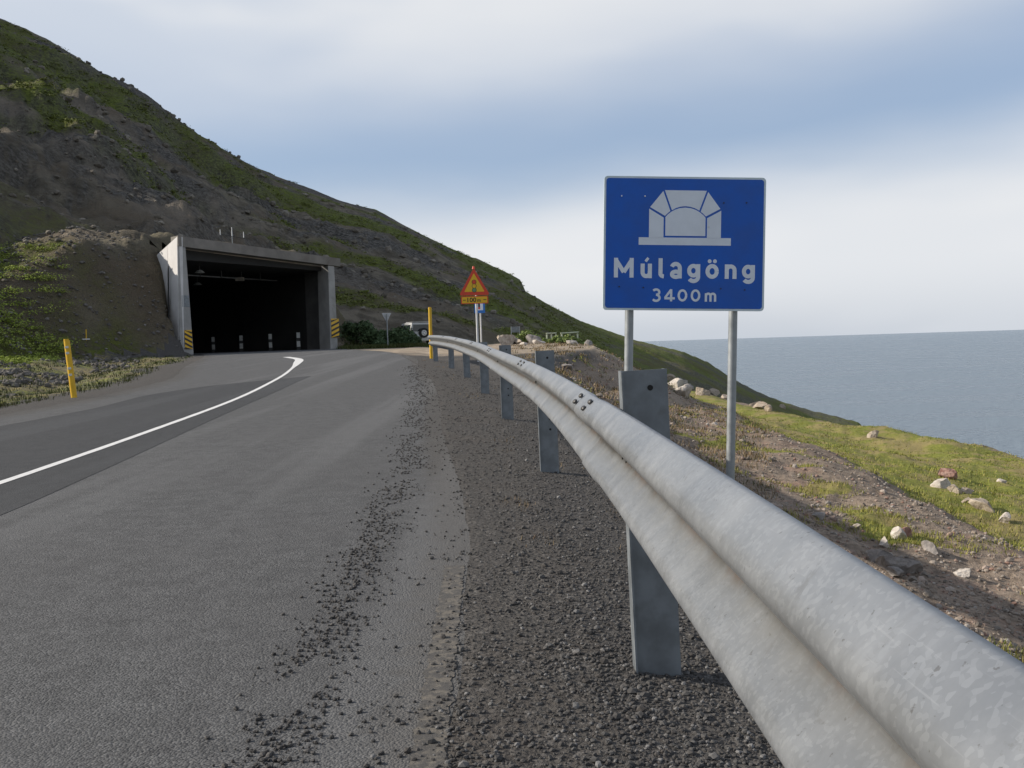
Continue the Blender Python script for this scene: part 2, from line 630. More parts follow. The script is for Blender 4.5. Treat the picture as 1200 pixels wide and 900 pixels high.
# asphalt
def asphalt(name, lo, hi, tint):
    m, q, p = mat(name, rough=.88, spec=.3)
    P = q.pos()
    fine = q.voro(P, 130, out=1)
    s = q.n.new('ShaderNodeSeparateColor')
    q.l.new(fine, s.inputs[0])
    d = q.voro(P, 130)
    big = q.noise(P, .5, 5, .6)
    mid = q.noise(P, 7, 6, .65)
    c = q.mix(s.outputs[0], lo, hi)
    c = q.mix(q.ramp(mid, .35, .72, 0, .45), c, tuple(x * .72 for x in lo))
    c = q.mix(q.ramp(big, .38, .66, 0, .5), c, tint)
    # faint wheel tracks and seams that run with the lane
    # grit and dust creeping in from the shoulder
    grit = q.mix(s.outputs[1], (.048, .045, .042), (.105, .098, .090))
    em = q.math('ADD', q.attr('mask')[0], q.math('MULTIPLY', q.math('SUBTRACT', q.noise(P, 9, 6, .7), .5), 1.3))
    c = q.mix(q.ramp(em, .25, .85), c, grit)
    st = q.noise(q.mapping(P, (1.6, .06, 1), (0, 0, .13)), 1.0, 3, .5)
    c = q.mix(q.ramp(st, .5, .68, 0, .35), c, tuple(x * 1.18 for x in hi))
    q.put(p.inputs['Base Color'], c)
    h = q.math('ADD', q.math('MULTIPLY', d, -.8), q.math('MULTIPLY', q.noise(P, 220, 3, .6), .5))
    q.put(p.inputs['Normal'], q.bump(h, .75, .006))
    return m


m_as = asphalt('asphalt_worn', (.058, .058, .059), (.141, .141, .141), (.090, .089, .089))
m_ap = asphalt('asphalt_patch', (.036, .037, .039), (.068, .070, .073), (.049, .050, .052))

m_line, q, p = mat('road_paint', rough=.7)
P = q.pos()
n = q.noise(P, 30, 6, .7)
c = q.mix(q.ramp(n, .54, .70, 0, .7), (.70, .69, .67), (.22, .215, .21))
q.put(p.inputs['Base Color'], c)

m_old, q, p = mat('road_paint_worn_off', rough=.9)
P = q.pos()
n = q.noise(P, 26, 7, .75)
c = q.mix(q.ramp(n, .40, .54, 0, .95), (.150, .133, .110), (.070, .066, .062))
q.put(p.inputs['Base Color'], c)
q.put(p.inputs['Normal'], q.bump(n, .7, .008))


def stones(name, cols, rough=.9):
    m, q, p = mat(name, rough=rough, spec=.25)
    i = q.island()
    r = q.n.new('ShaderNodeValToRGB')
    r.color_ramp.interpolation = 'LINEAR'
    e = r.color_ramp.elements
    while len(e) < len(cols):
        e.new(.5)
    for k, cc in enumerate(cols):
        e[k].position = k / (len(cols) - 1)
        e[k].color = (*cc, 1)
    q.l.new(i, r.inputs[0])
    n = q.noise(q.pos(), 160, 4, .65)
    c = q.mix(q.ramp(n, .35, .7, 0, .35), r.outputs[0], (.05, .045, .04))
    q.put(p.inputs['Base Color'], c)
    return m


m_st_dark = stones('gravel_dark', [(.045, .043, .042), (.085, .081, .078), (.060, .057, .055), (.12, .113, .107)])
m_st_sh = stones('gravel_mixed', [(.052, .050, .048), (.086, .083, .080), (.062, .060, .058), (.120, .116, .111),
                                  (.076, .072, .069), (.066, .060, .056), (.096, .093, .090), (.22, .215, .21)])
m_st_bank = stones('gravel_bank', [(.18, .145, .115), (.33, .275, .225), (.24, .195, .155), (.43, .375, .32), (.28, .165, .125),
                                   (.28, .245, .21), (.15, .13, .11), (.42, .38, .34)])


def rockmat(name, a, b, spot):
    m, q, p = mat(name, rough=.92, spec=.2)
    v = q.obj()
    n = q.noise(v, 5, 8, .65)
    c = q.mix(q.ramp(n, .35, .66), a, b)
    c = q.mix(q.ramp(q.noise(v, 11, 5, .6, .5), .55, .7, 0, .7), c, spot)
    q.put(p.inputs['Base Color'], c)
    q.put(p.inputs['Normal'], q.bump(q.noise(v, 22, 8, .7), .6, .03))
    return m


m_rock_w = rockmat('rock_pale', (.40, .35, .30), (.62, .57, .51), (.30, .23, .19))
m_rock_t = rockmat('rock_tan', (.27, .215, .165), (.47, .40, .32), (.19, .155, .125))
m_rock_g = rockmat('rock_grey', (.20, .18, .165), (.36, .33, .305), (.15, .135, .11))
m_rock_r = rockmat('rock_red', (.22, .105, .08), (.40, .27, .22), (.15, .08, .06))


def leafmat(name, cols):
    m, q, p = mat(name, rough=.75, spec=.2)
    i = q.island()
    r = q.n.new('ShaderNodeValToRGB')
    e = r.color_ramp.elements
    while len(e) < len(cols):
        e.new(.5)
    for k, cc in enumerate(cols):
        e[k].position = k / (len(cols) - 1)
        e[k].color = (*cc, 1)
    q.l.new(i, r.inputs[0])
    q.put(p.inputs['Base Color'], r.outputs[0])
    return m


m_leaf = leafmat('willow_leaf', [(.045, .080, .034), (.085, .13, .055), (.062, .10, .045), (.12, .165, .075)])
m_lime = leafmat('hill_herb', [(.17, .225, .030), (.29, .36, .055), (.22, .28, .040), (.36, .40, .080)])
m_grass = leafmat('grass_blade', [(.035, .055, .012), (.062, .080, .020), (.085, .076, .030), (.045, .066, .014)])
m_bright = leafmat('bank_grass', [(.135, .165, .022), (.27, .26, .060), (.19, .20, .035), (.32, .26, .105)])
m_green = leafmat('plant_leaf', [(.13, .19, .05), (.24, .30, .10), (.18, .24, .07), (.30, .34, .14)])
m_dry = leafmat('dry_grass', [(.23, .165, .085), (.30, .23, .13), (.19, .12, .07), (.27, .21, .12)])
m_stem = worn('bark', (.07, .055, .042), .9, var=.3)

# galvanised steel
m_gal, q, p = mat('galvanised_steel', rough=.5, metal=.35)
v = q.pos()
n1 = q.noise(v, 6.5, 8, .7)
n2 = q.noise(q.mapping(v, (3, 40, 3), (0, 0, .1)), 1.6, 6, .65)
n3 = q.noise(v, 90, 3, .6)
AM = q.attr('mask')
c = q.mix(q.ramp(n1, .30, .70), (.215, .227, .240), (.285, .298, .312))
c = q.mix(q.ramp(n2, .45, .72, 0, .30), c, (.20, .205, .21))
spg = q.n.new('ShaderNodeSeparateColor')
q.l.new(q.voro(q.mapping(v, (1, 1, 1)), 170, out=1), spg.inputs[0])
c = q.mix(q.ramp(spg.outputs[0], .55, .95, 0, .30), c, (.37, .385, .40))
scr = q.noise(q.mapping(v, (260, 9, 260), (0, 0, .05)), 1.0, 3, .5)
c = q.mix(q.ramp(scr, .66, .72, 0, .28), c, (.38, .39, .40))
c = q.mix(q.ramp(q.noise(v, 19, 7, .75, .6), .58, .66, 0, .40), c, (.165, .165, .16))
c = q.mix(q.ramp(n3, .66, .72, 0, .6), c, (.09, .085, .08))
dirt = q.math('MULTIPLY', AM[1], q.ramp(q.noise(v, 7, 6, .7), .25, .65, .25, .9))  # mask G: dirt with contact shade painted in beside the groove
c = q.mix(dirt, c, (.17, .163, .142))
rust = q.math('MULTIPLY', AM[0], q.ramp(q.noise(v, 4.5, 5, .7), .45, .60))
c = q.mix(AM[2], c, (.040, .036, .032))  # mask B: shade line painted along the groove, plus dark lap seam
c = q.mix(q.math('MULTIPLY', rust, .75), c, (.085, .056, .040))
q.put(p.inputs['Base Color'], c)
q.put(p.inputs['Roughness'], q.ramp(n1, .25, .75, .34, .50))
q.put(p.inputs['Metallic'], q.math('MULTIPLY', q.math('SUBTRACT', 1.0, rust), .45))

m_post = worn('galvanised_post', (.20, .22, .235), .5, .35, .25, 9, dirt=(.11, .105, .095), dirt_amt=.6)
m_pole = worn('galvanised_pole', (.30, .32, .33), .5, .4, .2, 9)
m_white_pole = worn('white_pole', (.66, .66, .65), .5, 0, .12, 5)
m_bolt = worn('bolt_steel', (.10, .097, .094), .5, .5, .3, 60)
m_hole = worn('dark_slot', (.012, .011, .010), .8, 0, .2, 40)
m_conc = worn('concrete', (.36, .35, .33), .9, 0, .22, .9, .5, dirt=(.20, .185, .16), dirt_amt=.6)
m_conc_d = worn('concrete_shade', (.035, .034, .032), .92, 0, .3, .7, .5, dirt=(.03, .03, .028))  # darkness inside the tunnel is put into this concrete colour
m_conc_m = worn('concrete_half_shade', (.12, .116, .11), .92, 0, .3, .7, .5, dirt=(.05, .048, .045))  # first metres of right wall, fading daylight put into the colour
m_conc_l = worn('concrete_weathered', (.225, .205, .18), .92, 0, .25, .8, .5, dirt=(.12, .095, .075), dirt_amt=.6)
m_white_c = worn('concrete_pale', (.64, .62, .60), .85, 0, .12, .9, .3, dirt=(.42, .38, .34), dirt_amt=.5)  # wing wall: paler than the pillar concrete
m_blue = worn('sign_blue', (.004, .096, .47), .38, 0, .12, 4, dirt=(.008, .095, .40), dirt_amt=.3, spec=.35)
m_sign_w = worn('sign_white', (.70, .75, .82), .45, 0, .06, 6, spec=.35)
m_sign_edge = worn('sign_border', (.58, .67, .70), .45, 0, .10, 6)
m_alu = worn('sign_back', (.40, .41, .42), .45, .6, .15, 6)
m_yel = worn('yellow_plastic', (.72, .43, .015), .5, 0, .12, 6, dirt=(.5, .30, .04), dirt_amt=.4)
m_sig_y = worn('sign_yellow', (.78, .45, .01), .42, 0, .06, 6)
m_sig_r = worn('sign_red', (.66, .055, .018), .42, 0, .06, 6)
m_sig_g = worn('sign_green', (.14, .27, .12), .5, 0, .06, 6)
m_black = worn('sign_black', (.014, .014, .014), .5, 0, .2, 8)
m_reflect = worn('reflector', (.62, .63, .60), .35, 0, .08, 9)
m_bblue = worn('small_sign_blue', (.020, .16, .52), .4, 0, .06, 6)
m_paintw = worn('bench_paint', (.62, .66, .50), .7, 0, .15, 5)
m_car_w = worn('car_paint', (.50, .50, .49), .3, 0, .05, 3, dirt=(.5, .48, .44), dirt_amt=.3, spec=.5)
m_car_g, q, p = mat('car_glass', (.015, .025, .028), .08, 0, .6)
m_tyre = worn('rubber', (.018, .018, .018), .85, 0, .2, 9)
m_rim = worn('alloy', (.50, .51, .52), .35, .6, .1, 9)
m_tail = worn('tail_light', (.38, .02, .012), .3, 0, .1, 9)
m_lamp = worn('lamp_housing', (.16, .16, .155), .5, .2, .2, 5)
m_wood = worn('weathered_board', (.36, .33, .28), .85, 0, .25, 6)

# sea
m_sea, q, p = mat('sea_water', (.020, .042, .058), .22)
p.inputs['IOR'].default_value = 1.333
P = q.pos()
w1 = q.noise(q.mapping(P, (.045, .11, 1), (0, 0, .35)), 1.0, 6, .62)
w2 = q.noise(q.mapping(P, (.0018, .006, 1), (0, 0, .25)), 1.0, 5, .6)
cc = q.mix(q.ramp(w2, .36, .66), (.135, .182, .225), (.195, .245, .29))
q.put(p.inputs['Base Color'], cc)
q.put(p.inputs['Roughness'], q.ramp(w2, .3, .7, .22, .36))
q.put(p.inputs['Normal'], q.bump(w1, 1.0, 9.0))

# ================================================================ SETTING
# ---- land as a polar height field
azs = np.radians(np.concatenate([np.arange(-180, -34, 2.0), np.arange(-34, 34, .105), np.arange(34, 180, 2.0)]))
rs = [0.35]
while rs[-1] < 900:
    rs.append(rs[-1] * (1.0135 if rs[-1] < 420 else 1.05))
rs = np.array(rs)
AZ, RR = np.meshgrid(azs, rs)
X, Y = RR * np.sin(AZ), RR * np.cos(AZ)
Z = land(X, Y)
nr, na = X.shape
azd = np.degrees(AZ)
Bf = foot(azd)
S = X - rail_x(Y)
L = road_left(Y) - X
sb = bank_s(X, Y)

# vegetation and rock masks for the mountain
a_ = .84 * X - .54 * Y
b_ = .54 * X + .84 * Y
gz = np.gradient(Z, axis=0) / np.maximum(np.gradient(RR, axis=0), 1e-6)
gt = np.gradient(Z, axis=1) / np.maximum(np.gradient(AZ, axis=1) * RR, 1e-6)
slope = np.hypot(gz, gt)
Etop = np.interp(azd, SK_A, SK_E) * np.interp(azd, CR_A, CR_D)
relh = np.clip(Z / np.maximum(Etop, 5), -1, 1.2)
v1 = fbm((b_ + 6 * fbm(X * .03, Y * .03, 2, 3)) * .05, a_ * .012, 4, 201)
v2 = fbm(X * .03, Y * .03, 4, 211)
TT = (RR - Bf) / (np.interp(azd, CR_A, CR_D) - Bf)
lay = 5.5 * TT + Z / 26.0 + .45 * fbm(X * .012, Y * .012, 3, 205)     # lava beds dipping with the ridge
v3 = fbm(lay, b_ * .010, 3, 206, .6)
v4 = fbm(X * .10, Y * .10, 4, 207, .6)
vegm = smoothstep(.04, .40, v1 * .40 + v2 * .30 + v3 * .62 + v4 * .22 + .10 * smoothstep(.6, 1.0, relh) + .20)
beds = smoothstep(.10, .38, -v3 + .35 * v4 - .1) * smoothstep(12, 45, RR - Bf)
vegm = np.maximum(vegm, smoothstep(-4, 6, azd) * .75)
near_left = smoothstep(95, 45, RR) * smoothstep(-19, -23, azd)
vegm = np.maximum(vegm, near_left * smoothstep(-.35, .4, fbm(X * .12, Y * .12, 3, 221) + .2))
rockm = .75 * smoothstep(.70, 1.25, slope) * smoothstep(1.5, 20, RR - Bf)
rockm = np.maximum(rockm, smoothstep(.15, .6, fbm(X * .02 + 3, Y * .02, 3, 231)) * smoothstep(.5, .9, slope) * .7)
rockm = np.maximum(rockm, beds * .9)
pale = smoothstep(.2, .75, fbm((b_ + 5) * .09, a_ * .016, 3, 241) + .25 * v4) * .95
ip, jp = portal_ij(X, Y)
fill = smoothstep(-6, -2.5, ip + 2 * v4) * smoothstep(PW + 7, PW + 2, ip) * smoothstep(-2, 0, jp) * smoothstep(16, 11, jp)
vegm = vegm * (1 - .85 * fill)
mask_m = np.stack([vegm * (1 - .7 * rockm), rockm, pale * (1 - vegm), np.ones_like(Z)], -1)

# masks for the roadside
bankm = smoothstep(.55, 1.5, sb)
dryv = fbm(X * .55, Y * .55, 4, 251)
moss = smoothstep(.32, .65, dryv) * bankm * smoothstep(6, 4.5, sb) * .75
bench = smoothstep(6.0, 7.2, sb + .35 * dryv) * (1 - .8 * smoothstep(22.5, 27.5, sb + 2.5 * dryv))
layby = smoothstep(31, 40, Y) * smoothstep(-1.2, .2, S) * smoothstep(10.5, 8.5, S) * smoothstep(.15, -.3, fbm(X * .25, Y * .25, 3, 261) - .2)
layby = np.maximum(layby, smoothstep(36, 41, Y) * smoothstep(8.5, 6.5, S) * smoothstep(70, 62, Y) * smoothstep(-13, -10, X) * .9)
grassm = np.maximum(moss, bench)
vg = smoothstep(.1, 1.0, L + .5 * fbm(X * .5, Y * .5, 3, 271)) * smoothstep(49, 44, Y)
grassm = np.maximum(grassm, vg * .40)
front_v = smoothstep(-12, -9, X) * smoothstep(-1.5, -4, X) * smoothstep(52.0, 53.2, Y + .30 * X) * smoothstep(86, 80, Y)
grassm = np.maximum(grassm, front_v * .7)
layby = layby * (1 - front_v)
gravel_left = smoothstep(-.8, .4, L) * smoothstep(1.6, .6, L)
mask_g = np.stack([bankm, grassm, np.clip(layby, 0, 1), np.ones_like(Z)], -1)

idx = np.arange(nr * na).reshape(nr, na)
nxt = np.roll(idx, -1, axis=1)
F = np.stack([idx[:-1], nxt[:-1], nxt[1:], idx[1:]], -1).reshape(-1, 4)
fx, fy, fz = (V.ravel()[F].mean(1) for V in (X, Y, Z))
fr = np.hypot(fx, fy)
faz = np.degrees(np.arctan2(fx, fy))
fi, fj = portal_ij(fx, fy)
zmin = Z.ravel()[F].min(1)
hole = (fi > .35 + .6 * (fj > 3.9)) & (fi < PW + .3) & (fj > -.25) & (fj < 44) & (zmin < 5.75)
deep = zmin < -190
is_m = (fr > foot(faz) + .5) | ((fj > -3) & (fj < 30) & (fi > -20) & (fi < -.1) & (fz > road_z(fy) + .3) & (fx < -17.2)) | ((fj > .2) & (fj < 30) & (fi > -16) & (fi < PW + 6) & (fz > .35))


def sub_mesh(name, sel, mask, material, smooth=True):
    f = F[sel]
    used = np.unique(f)
    remap = np.full(nr * na, -1, np.int32)
    remap[used] = np.arange(len(used))
    V = np.stack([X, Y, Z], -1).reshape(-1, 3)[used]
    me = mesh_np(name, V, remap[f], smooth)
    ca = me.color_attributes.new('mask', 'FLOAT_COLOR', 'POINT')
    ca.data.foreach_set('color', mask.reshape(-1, 4)[used].astype(np.float32).ravel())
    o = new_obj(name, me, None, material)
    return tag(o, kind='structure')


sub_mesh('mountain', is_m & ~hole & ~deep, mask_m, m_mt)
sub_mesh('roadside_ground', ~is_m & ~hole & ~deep, mask_g, m_gr)

# ---- sea
sr = np.array([40, 200, 500, 1200, 3000, 8000, 20000, 45000, 90000.0])
sa = np.linspace(0, 2 * math.pi, 97)[:-1]
SA, SR = np.meshgrid(sa, sr)
sv = np.stack([SR * np.sin(SA), SR * np.cos(SA), np.full_like(SA, -150.0)], -1).reshape(-1, 3)
si = np.arange(len(sr) * 96).reshape(len(sr), 96)
sn = np.roll(si, -1, axis=1)
tag(new_obj('sea', mesh_np('sea', sv, np.stack([si[:-1], si[1:], sn[1:], sn[:-1]], -1).reshape(-1, 4), True), None, m_sea), kind='structure')


# ---- road
def polyline(pts, n):
    pts = np.array(pts, float)
    d = np.r_[0, np.cumsum(np.hypot(*np.diff(pts, axis=0).T))]
    t = np.linspace(0, d[-1], n)
    fxx, fyy = hermite(d, pts[:, 0]), hermite(d, pts[:, 1])
    return np.stack([fxx(t), fyy(t)], -1)


def strip(name, left, right, lift, material, nx, smooth=True, edge=False):
    """sheet between two edge lines of equal length, lying on the road level"""
    n = len(left)
    t = np.linspace(0, 1, nx)
    if edge:
        t = np.r_[np.linspace(0, .84, nx), np.linspace(.86, 1, 22)]
        nx = len(t)
    t = t[None, :, None]
    P2 = left[:, None, :] * (1 - t) + right[:, None, :] * t
    z = road_z(P2[..., 1]) + lift
    V = np.concatenate([P2, z[..., None]], -1).reshape(-1, 3)
    i = np.arange(n * nx).reshape(n, nx)
    f = np.stack([i[:-1, :-1], i[:-1, 1:], i[1:, 1:], i[1:, :-1]], -1).reshape(-1, 4)
    me = mesh_np(name, V, f, smooth)
    if edge:
        dr = np.linalg.norm(P2 - right[:, None, :], axis=-1)
        dl = np.linalg.norm(P2 - left[:, None, :], axis=-1)
        e_ = np.maximum(smoothstep(.42, .0, dr), .8 * smoothstep(.9, .0, dl))
        ca = me.color_attributes.new('mask', 'FLOAT_COLOR', 'POINT')
        ca.data.foreach_set('color', np.stack([e_, e_ * 0, e_ * 0, e_ * 0 + 1], -1).astype(np.float32).ravel())
    return tag(new_obj(name, me, None, material), kind='structure')


ys1 = np.linspace(-8, 27, 420)
Redge = [(rail_x(y) - .525 - .2 * float(smoothstep(4, 10, y)) + .016 * noise2(np.array([y * 2.3]), np.array([0.4]), 3)[0], y) for y in ys1]
Redge += [tuple(v) for v in polyline([Redge[-1], (-2.9, 30.5), (-3.9, 36), (-5.4, 42), (-7.6, 48.5), (-9.6, 56), (-11.6, 62), (-16, 66.5), (-35, 86)], 260)[1:]]
Ledge = [(float(road_left(y)) + .5 + .05 * noise2(np.array([y * 1.3]), np.array([9.4]), 3)[0], y + 0.0) for y in ys1]
Ledge += [tuple(v) for v in polyline([Ledge[-1], (-10.3, 31), (-11.6, 36), (-12.9, 41), (-14.4, 46), (-16.0, 50.5), (-18, 53.2), (-22, 57.2), (-42, 77.5)], 260)[1:]]
strip('road', np.array(Ledge), np.array(Redge), .003, m_as, 30, edge=True)

# darker resurfaced patch and the painted line on it
lo = [on_road(*q_) for q_ in [(0, 605), (100, 561), (200, 515), (290, 474), (340, 452), (365, 441)]]
hi = [on_road(*q_) for q_ in [(0, 500), (100, 481), (187, 461), (250, 452), (310, 446), (362, 441)]]
lo = [(-3.45, -7), (-3.5, 0)] + lo
hi = [(-7.05, -7), (-7.1, 4)] + hi
strip('asphalt_patch', polyline(hi, 160), polyline(lo, 160), .0055, m_ap, 12)
cl = [(-4.0, -7), (-3.95, 2)] + [on_road(*q_) for q_ in [(0, 567), (67, 544), (133, 521), (200, 497), (267, 472), (320, 447), (341, 433), (348, 426)]] + [(-7.6, 35.0), (-8.7, 38)]
cl = polyline(cl, 260)
tg = np.gradient(cl, axis=0)
tg /= np.linalg.norm(tg, axis=1)[:, None]
nm = np.stack([-tg[:, 1], tg[:, 0]], -1)
wv = .043 + .004 * noise2(cl[:, 1] * 3, cl[:, 0], 8)
wv = wv + .10 * smoothstep(27, 33, cl[:, 1])
strip('road_line', cl + nm * wv[:, None], cl - nm * wv[:, None], .009, m_line, 3)
ol = np.array([(-.225 - .055 * t_, 2.0 + 2.35 * t_) for t_ in np.linspace(0, 1, 260)])
ragl, ragr = (.011 * fbm(ol[:, 1] * 13 + o_, ol[:, 1] * 0, 4, 4, .7)[:, None] for o_ in (0, 50))
strip('faded_edge_line', ol + np.array([[-.043, 0]]) + ragl * [1, 0], ol + np.array([[.043, 0]]) + ragr * [1, 0], .0055, m_old, 5)

# ================================================================ GUARD RAIL
prof = [(.016, .156), (.024, .154), (.040, .143), (.060, .126), (.076, .110), (.083, .097), (.079, .083), (.058, .062),
        (.034, .042), (.014, .024), (.004, .012), (.0, .0)]
prof = prof + [(d_, -z_) for d_, z_ in prof[-2::-1]]
pd = np.array([k[0] for k in prof])
pz = np.array([k[1] for k in prof])
pt = np.r_[0, np.cumsum(np.hypot(np.diff(pd), np.diff(pz)))]
tt = np.linspace(0, pt[-1], 49)
PD, PZ = hermite(pt, pd)(tt), hermite(pt, pz)(tt)
PD = PD + .13 * PZ          # the beam leans a little towards the road

rail_top = hermite([-10, 0, 2.9, 7.45, 16.3, 25.4, 30, 33], [-.24, -.215, -.195, -.145, .045, .255, .34, .36])


def rail_frame(y):
    y = np.asarray(y, float)
    dx = (rail_x(y + .05) - rail_x(y - .05)) / .1
    n = np.stack([-np.ones_like(dx), dx], -1)
    return n / np.linalg.norm(n, axis=1)[:, None]


def rail_pt(y, d, z):
    """point on the rail: d toward the road, z from beam centre"""
    n = rail_frame(np.array([y]))[0]
    d = d + .13 * z
    return Vector((float(rail_x(y)) + n[0] * d, y + n[1] * d, float(rail_top(y)) - .156 + z))


rail = empty('guard_rail', (0.35, 3.0, -1.05), 0, 'long galvanised steel crash barrier curving along the right edge of the road', 'guard rail')
rail_inv = Matrix.Translation(rail.location).inverted()


def to_rail(o):
    o.parent = rail
    o.matrix_parent_inverse = rail_inv
    return o


joints = [-5.6, -1.1, 3.4, 7.9, 12.4, 16.9, 21.4, 25.9]
ends = joints[1:] + [31.0]
for k, (y0, y1) in enumerate(zip(joints, ends)):
    far = y1 + (.17 if k < len(joints) - 1 else 0)
    yy = np.linspace(y0 - .17 if k == 0 else y0, far, int((far - y0) / .06) + 2)
    yy = np.sort(np.r_[yy, y0 + .168, y0 + .178, y0 + .19, y0 + .20])
    n = rail_frame(yy)
    # the nearer beam laps over the farther one
    lap = .0075 * smoothstep(y1 - .30, y1 - .16, yy)
    dents = .0010 * noise2(yy * .9, yy * 0 + k, 5)
    bx = rail_x(yy)
    zt = rail_top(yy) - .156
    V = np.zeros((len(yy), len(tt), 3))
    dd = PD[None, :] + lap[:, None] + dents[:, None] + .0004 * noise2(yy[:, None] * 3 + 0 * tt[None], tt[None] * 20, 6)
    V[..., 0] = bx[:, None] + n[:, 0:1] * dd
    V[..., 1] = yy[:, None] + n[:, 1:2] * dd
    V[..., 2] = zt[:, None] + PZ[None, :]
    ii = np.arange(V.shape[0] * V.shape[1]).reshape(V.shape[:2])
    f = np.stack([ii[:-1, :-1], ii[1:, :-1], ii[1:, 1:], ii[:-1, 1:]], -1).reshape(-1, 4)
    me = mesh_np('beam', V.reshape(-1, 3), f, True)
    ca = me.color_attributes.new('mask', 'FLOAT_COLOR', 'POINT')
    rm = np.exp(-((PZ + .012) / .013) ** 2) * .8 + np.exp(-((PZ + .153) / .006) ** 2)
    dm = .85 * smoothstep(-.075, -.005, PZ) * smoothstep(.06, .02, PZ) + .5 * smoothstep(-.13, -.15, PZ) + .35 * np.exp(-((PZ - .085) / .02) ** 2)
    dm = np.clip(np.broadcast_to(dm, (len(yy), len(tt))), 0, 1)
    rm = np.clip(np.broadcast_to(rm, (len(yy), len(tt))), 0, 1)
    shade_seam = np.exp(-((PZ + .006) / .013) ** 2)[None, :] * .85 + .8 * np.exp(-((yy - y0 - .178) / .008) ** 2)[:, None]  # painted groove shade, then the dark line at the lap
    shade_seam = np.clip(shade_seam + 0 * dm, 0, 1)
    cols = np.stack([rm, dm, shade_seam, rm * 0 + 1], -1).astype(np.float32)
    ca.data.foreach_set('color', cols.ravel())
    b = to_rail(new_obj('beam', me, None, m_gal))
    so = b.modifiers.new('thick', 'SOLIDIFY')
    so.thickness = .0035
    so.offset = 0
    # splice bolts with oval heads on the lobes
    if y1 < 29 and y1 > 0:
        for dy in (-.12, .22):
            for dz, d_ in ((.140, .045), (.118, .069)):
                c0 = rail_pt(y1 + dy + (.020 if dz < .13 else 0), d_ + .0085, dz + .006)
                nn = Vector((float(rail_frame(np.array([y1]))[0][0]) * .72, 0.02, .70)).normalized()
                mb = MB()
                tv = (rail_pt(y1 + .05, 0, 0) - rail_pt(y1 - .05, 0, 0)).normalized()
                bv = nn.cross(tv).normalized()
                nn = tv.cross(bv).normalized()
                rot = Matrix((bv, tv, nn)).transposed()
                bmesh.ops.create_icosphere(mb.b, subdivisions=2, radius=1, matrix=Matrix.Translation(c0) @ rot.to_4x4() @ Matrix.Diagonal((.0105, .023, .008, 1)))
                o = mb.build('bolt', m_bolt, b, smooth=60)
        # slotted holes in the valley
    for dy in ((-.52, -.60) if y1 > 0 else ()):
        c0 = rail_pt(y1 + dy, .0125, .020)
        n_ = rail_frame(np.array([y1 + dy]))[0]
        nn = Vector((n_[0], n_[1], .3)).normalized()
        mb = MB()
        bmesh.ops.create_icosphere(mb.b, subdivisions=2, radius=1, matrix=Matrix.Translation(c0) @ nn.to_track_quat('Z', 'Y').to_matrix().to_4x4() @ Matrix.Diagonal((.010, .022, .004, 1)))
        mb.build('slotted_hole', m_hole, b, smooth=60)

# rounded end piece, bent back towards the verge
ye = 31.0
n_ = rail_frame(np.array([ye]))[0]
te = np.array([n_[1], -n_[0]])
if te[1] < 0:
    te = -te
ang = np.linspace(0, R(200), 26)
Rr = .30
V = []
for a in ang:
    # centre of the bend lies behind the beam
    cx = float(rail_x(ye)) - n_[0] * (Rr)
    cy = ye - n_[1] * (Rr)
    ox = n_[0] * math.cos(a) + te[0] * math.sin(a)
    oy = n_[1] * math.cos(a) + te[1] * math.sin(a)
    for d_, z_ in zip(PD, PZ):
        V.append((cx + ox * (Rr + d_), cy + oy * (Rr + d_), float(rail_top(ye)) - .156 - .22 * a / 3.5 + z_))
ii = np.arange(len(ang) * len(tt)).reshape(len(ang), len(tt))
f = np.stack([ii[:-1, :-1], ii[1:, :-1], ii[1:, 1:], ii[:-1, 1:]], -1).reshape(-1, 4)
o = to_rail(new_obj('end_piece', mesh_np('end_piece', np.array(V), f, True), None, m_gal))
so = o.modifiers.new('thick', 'SOLIDIFY')
so.thickness = .0035

# posts: channel sections
for k, y in enumerate([-1.6, 3.0, 7.45, 11.7, 16.2, 20.7, 25.3, 30.2]):
    x0 = float(rail_x(y)) - .006
    w_, t_, dp = .142, .007, .055
    zt = float(rail_top(y)) + (.0, .10, .085, .05, .0, -.02, -.03, -.03)[k]
    zb = zland(x0 + .07, y) - .25
    mb = MB()
    mb.box((w_ / 2, 0, (zt + zb) / 2), (w_, t_, zt - zb))
    mb.box((t_ / 2, dp / 2 + t_ / 2 + .0005, (zt + zb) / 2 - .001), (t_, dp, zt - zb))
    mb.box((w_ - t_ / 2, dp / 2 + t_ / 2 + .0005, (zt + zb) / 2 - .001), (t_, dp, zt - zb))
    mb.box((t_ / 2 - .001, -.012 - t_ / 2, (zt + zb) / 2 - .002), (t_ * .9, .02, zt - zb))
    o = to_rail(mb.build('post', m_post, None))
    if 0 < k < 4:
        for zh in (zt - .055, zt - .52, zt - .60):
            MB().cyl((w_ * .62, -t_ / 2 + .001, zh), (w_ * .62, -t_ / 2 - .0015, zh), .009, seg=12).build('bolt_hole', m_hole, o)
        MB().cyl((w_ * .25, -t_ / 2, zt - .36), (w_ * .25, -t_ / 2 - .012, zt - .36), .014, seg=6).build('bolt', m_bolt, o)
    o.location = (x0, y, 0)
    o.rotation_euler = (R(random.uniform(-1, 1)), R(random.uniform(-1.5, .5)), math.atan2(-(float(rail_x(y + .1)) - float(rail_x(y - .1))), .2) * .6)

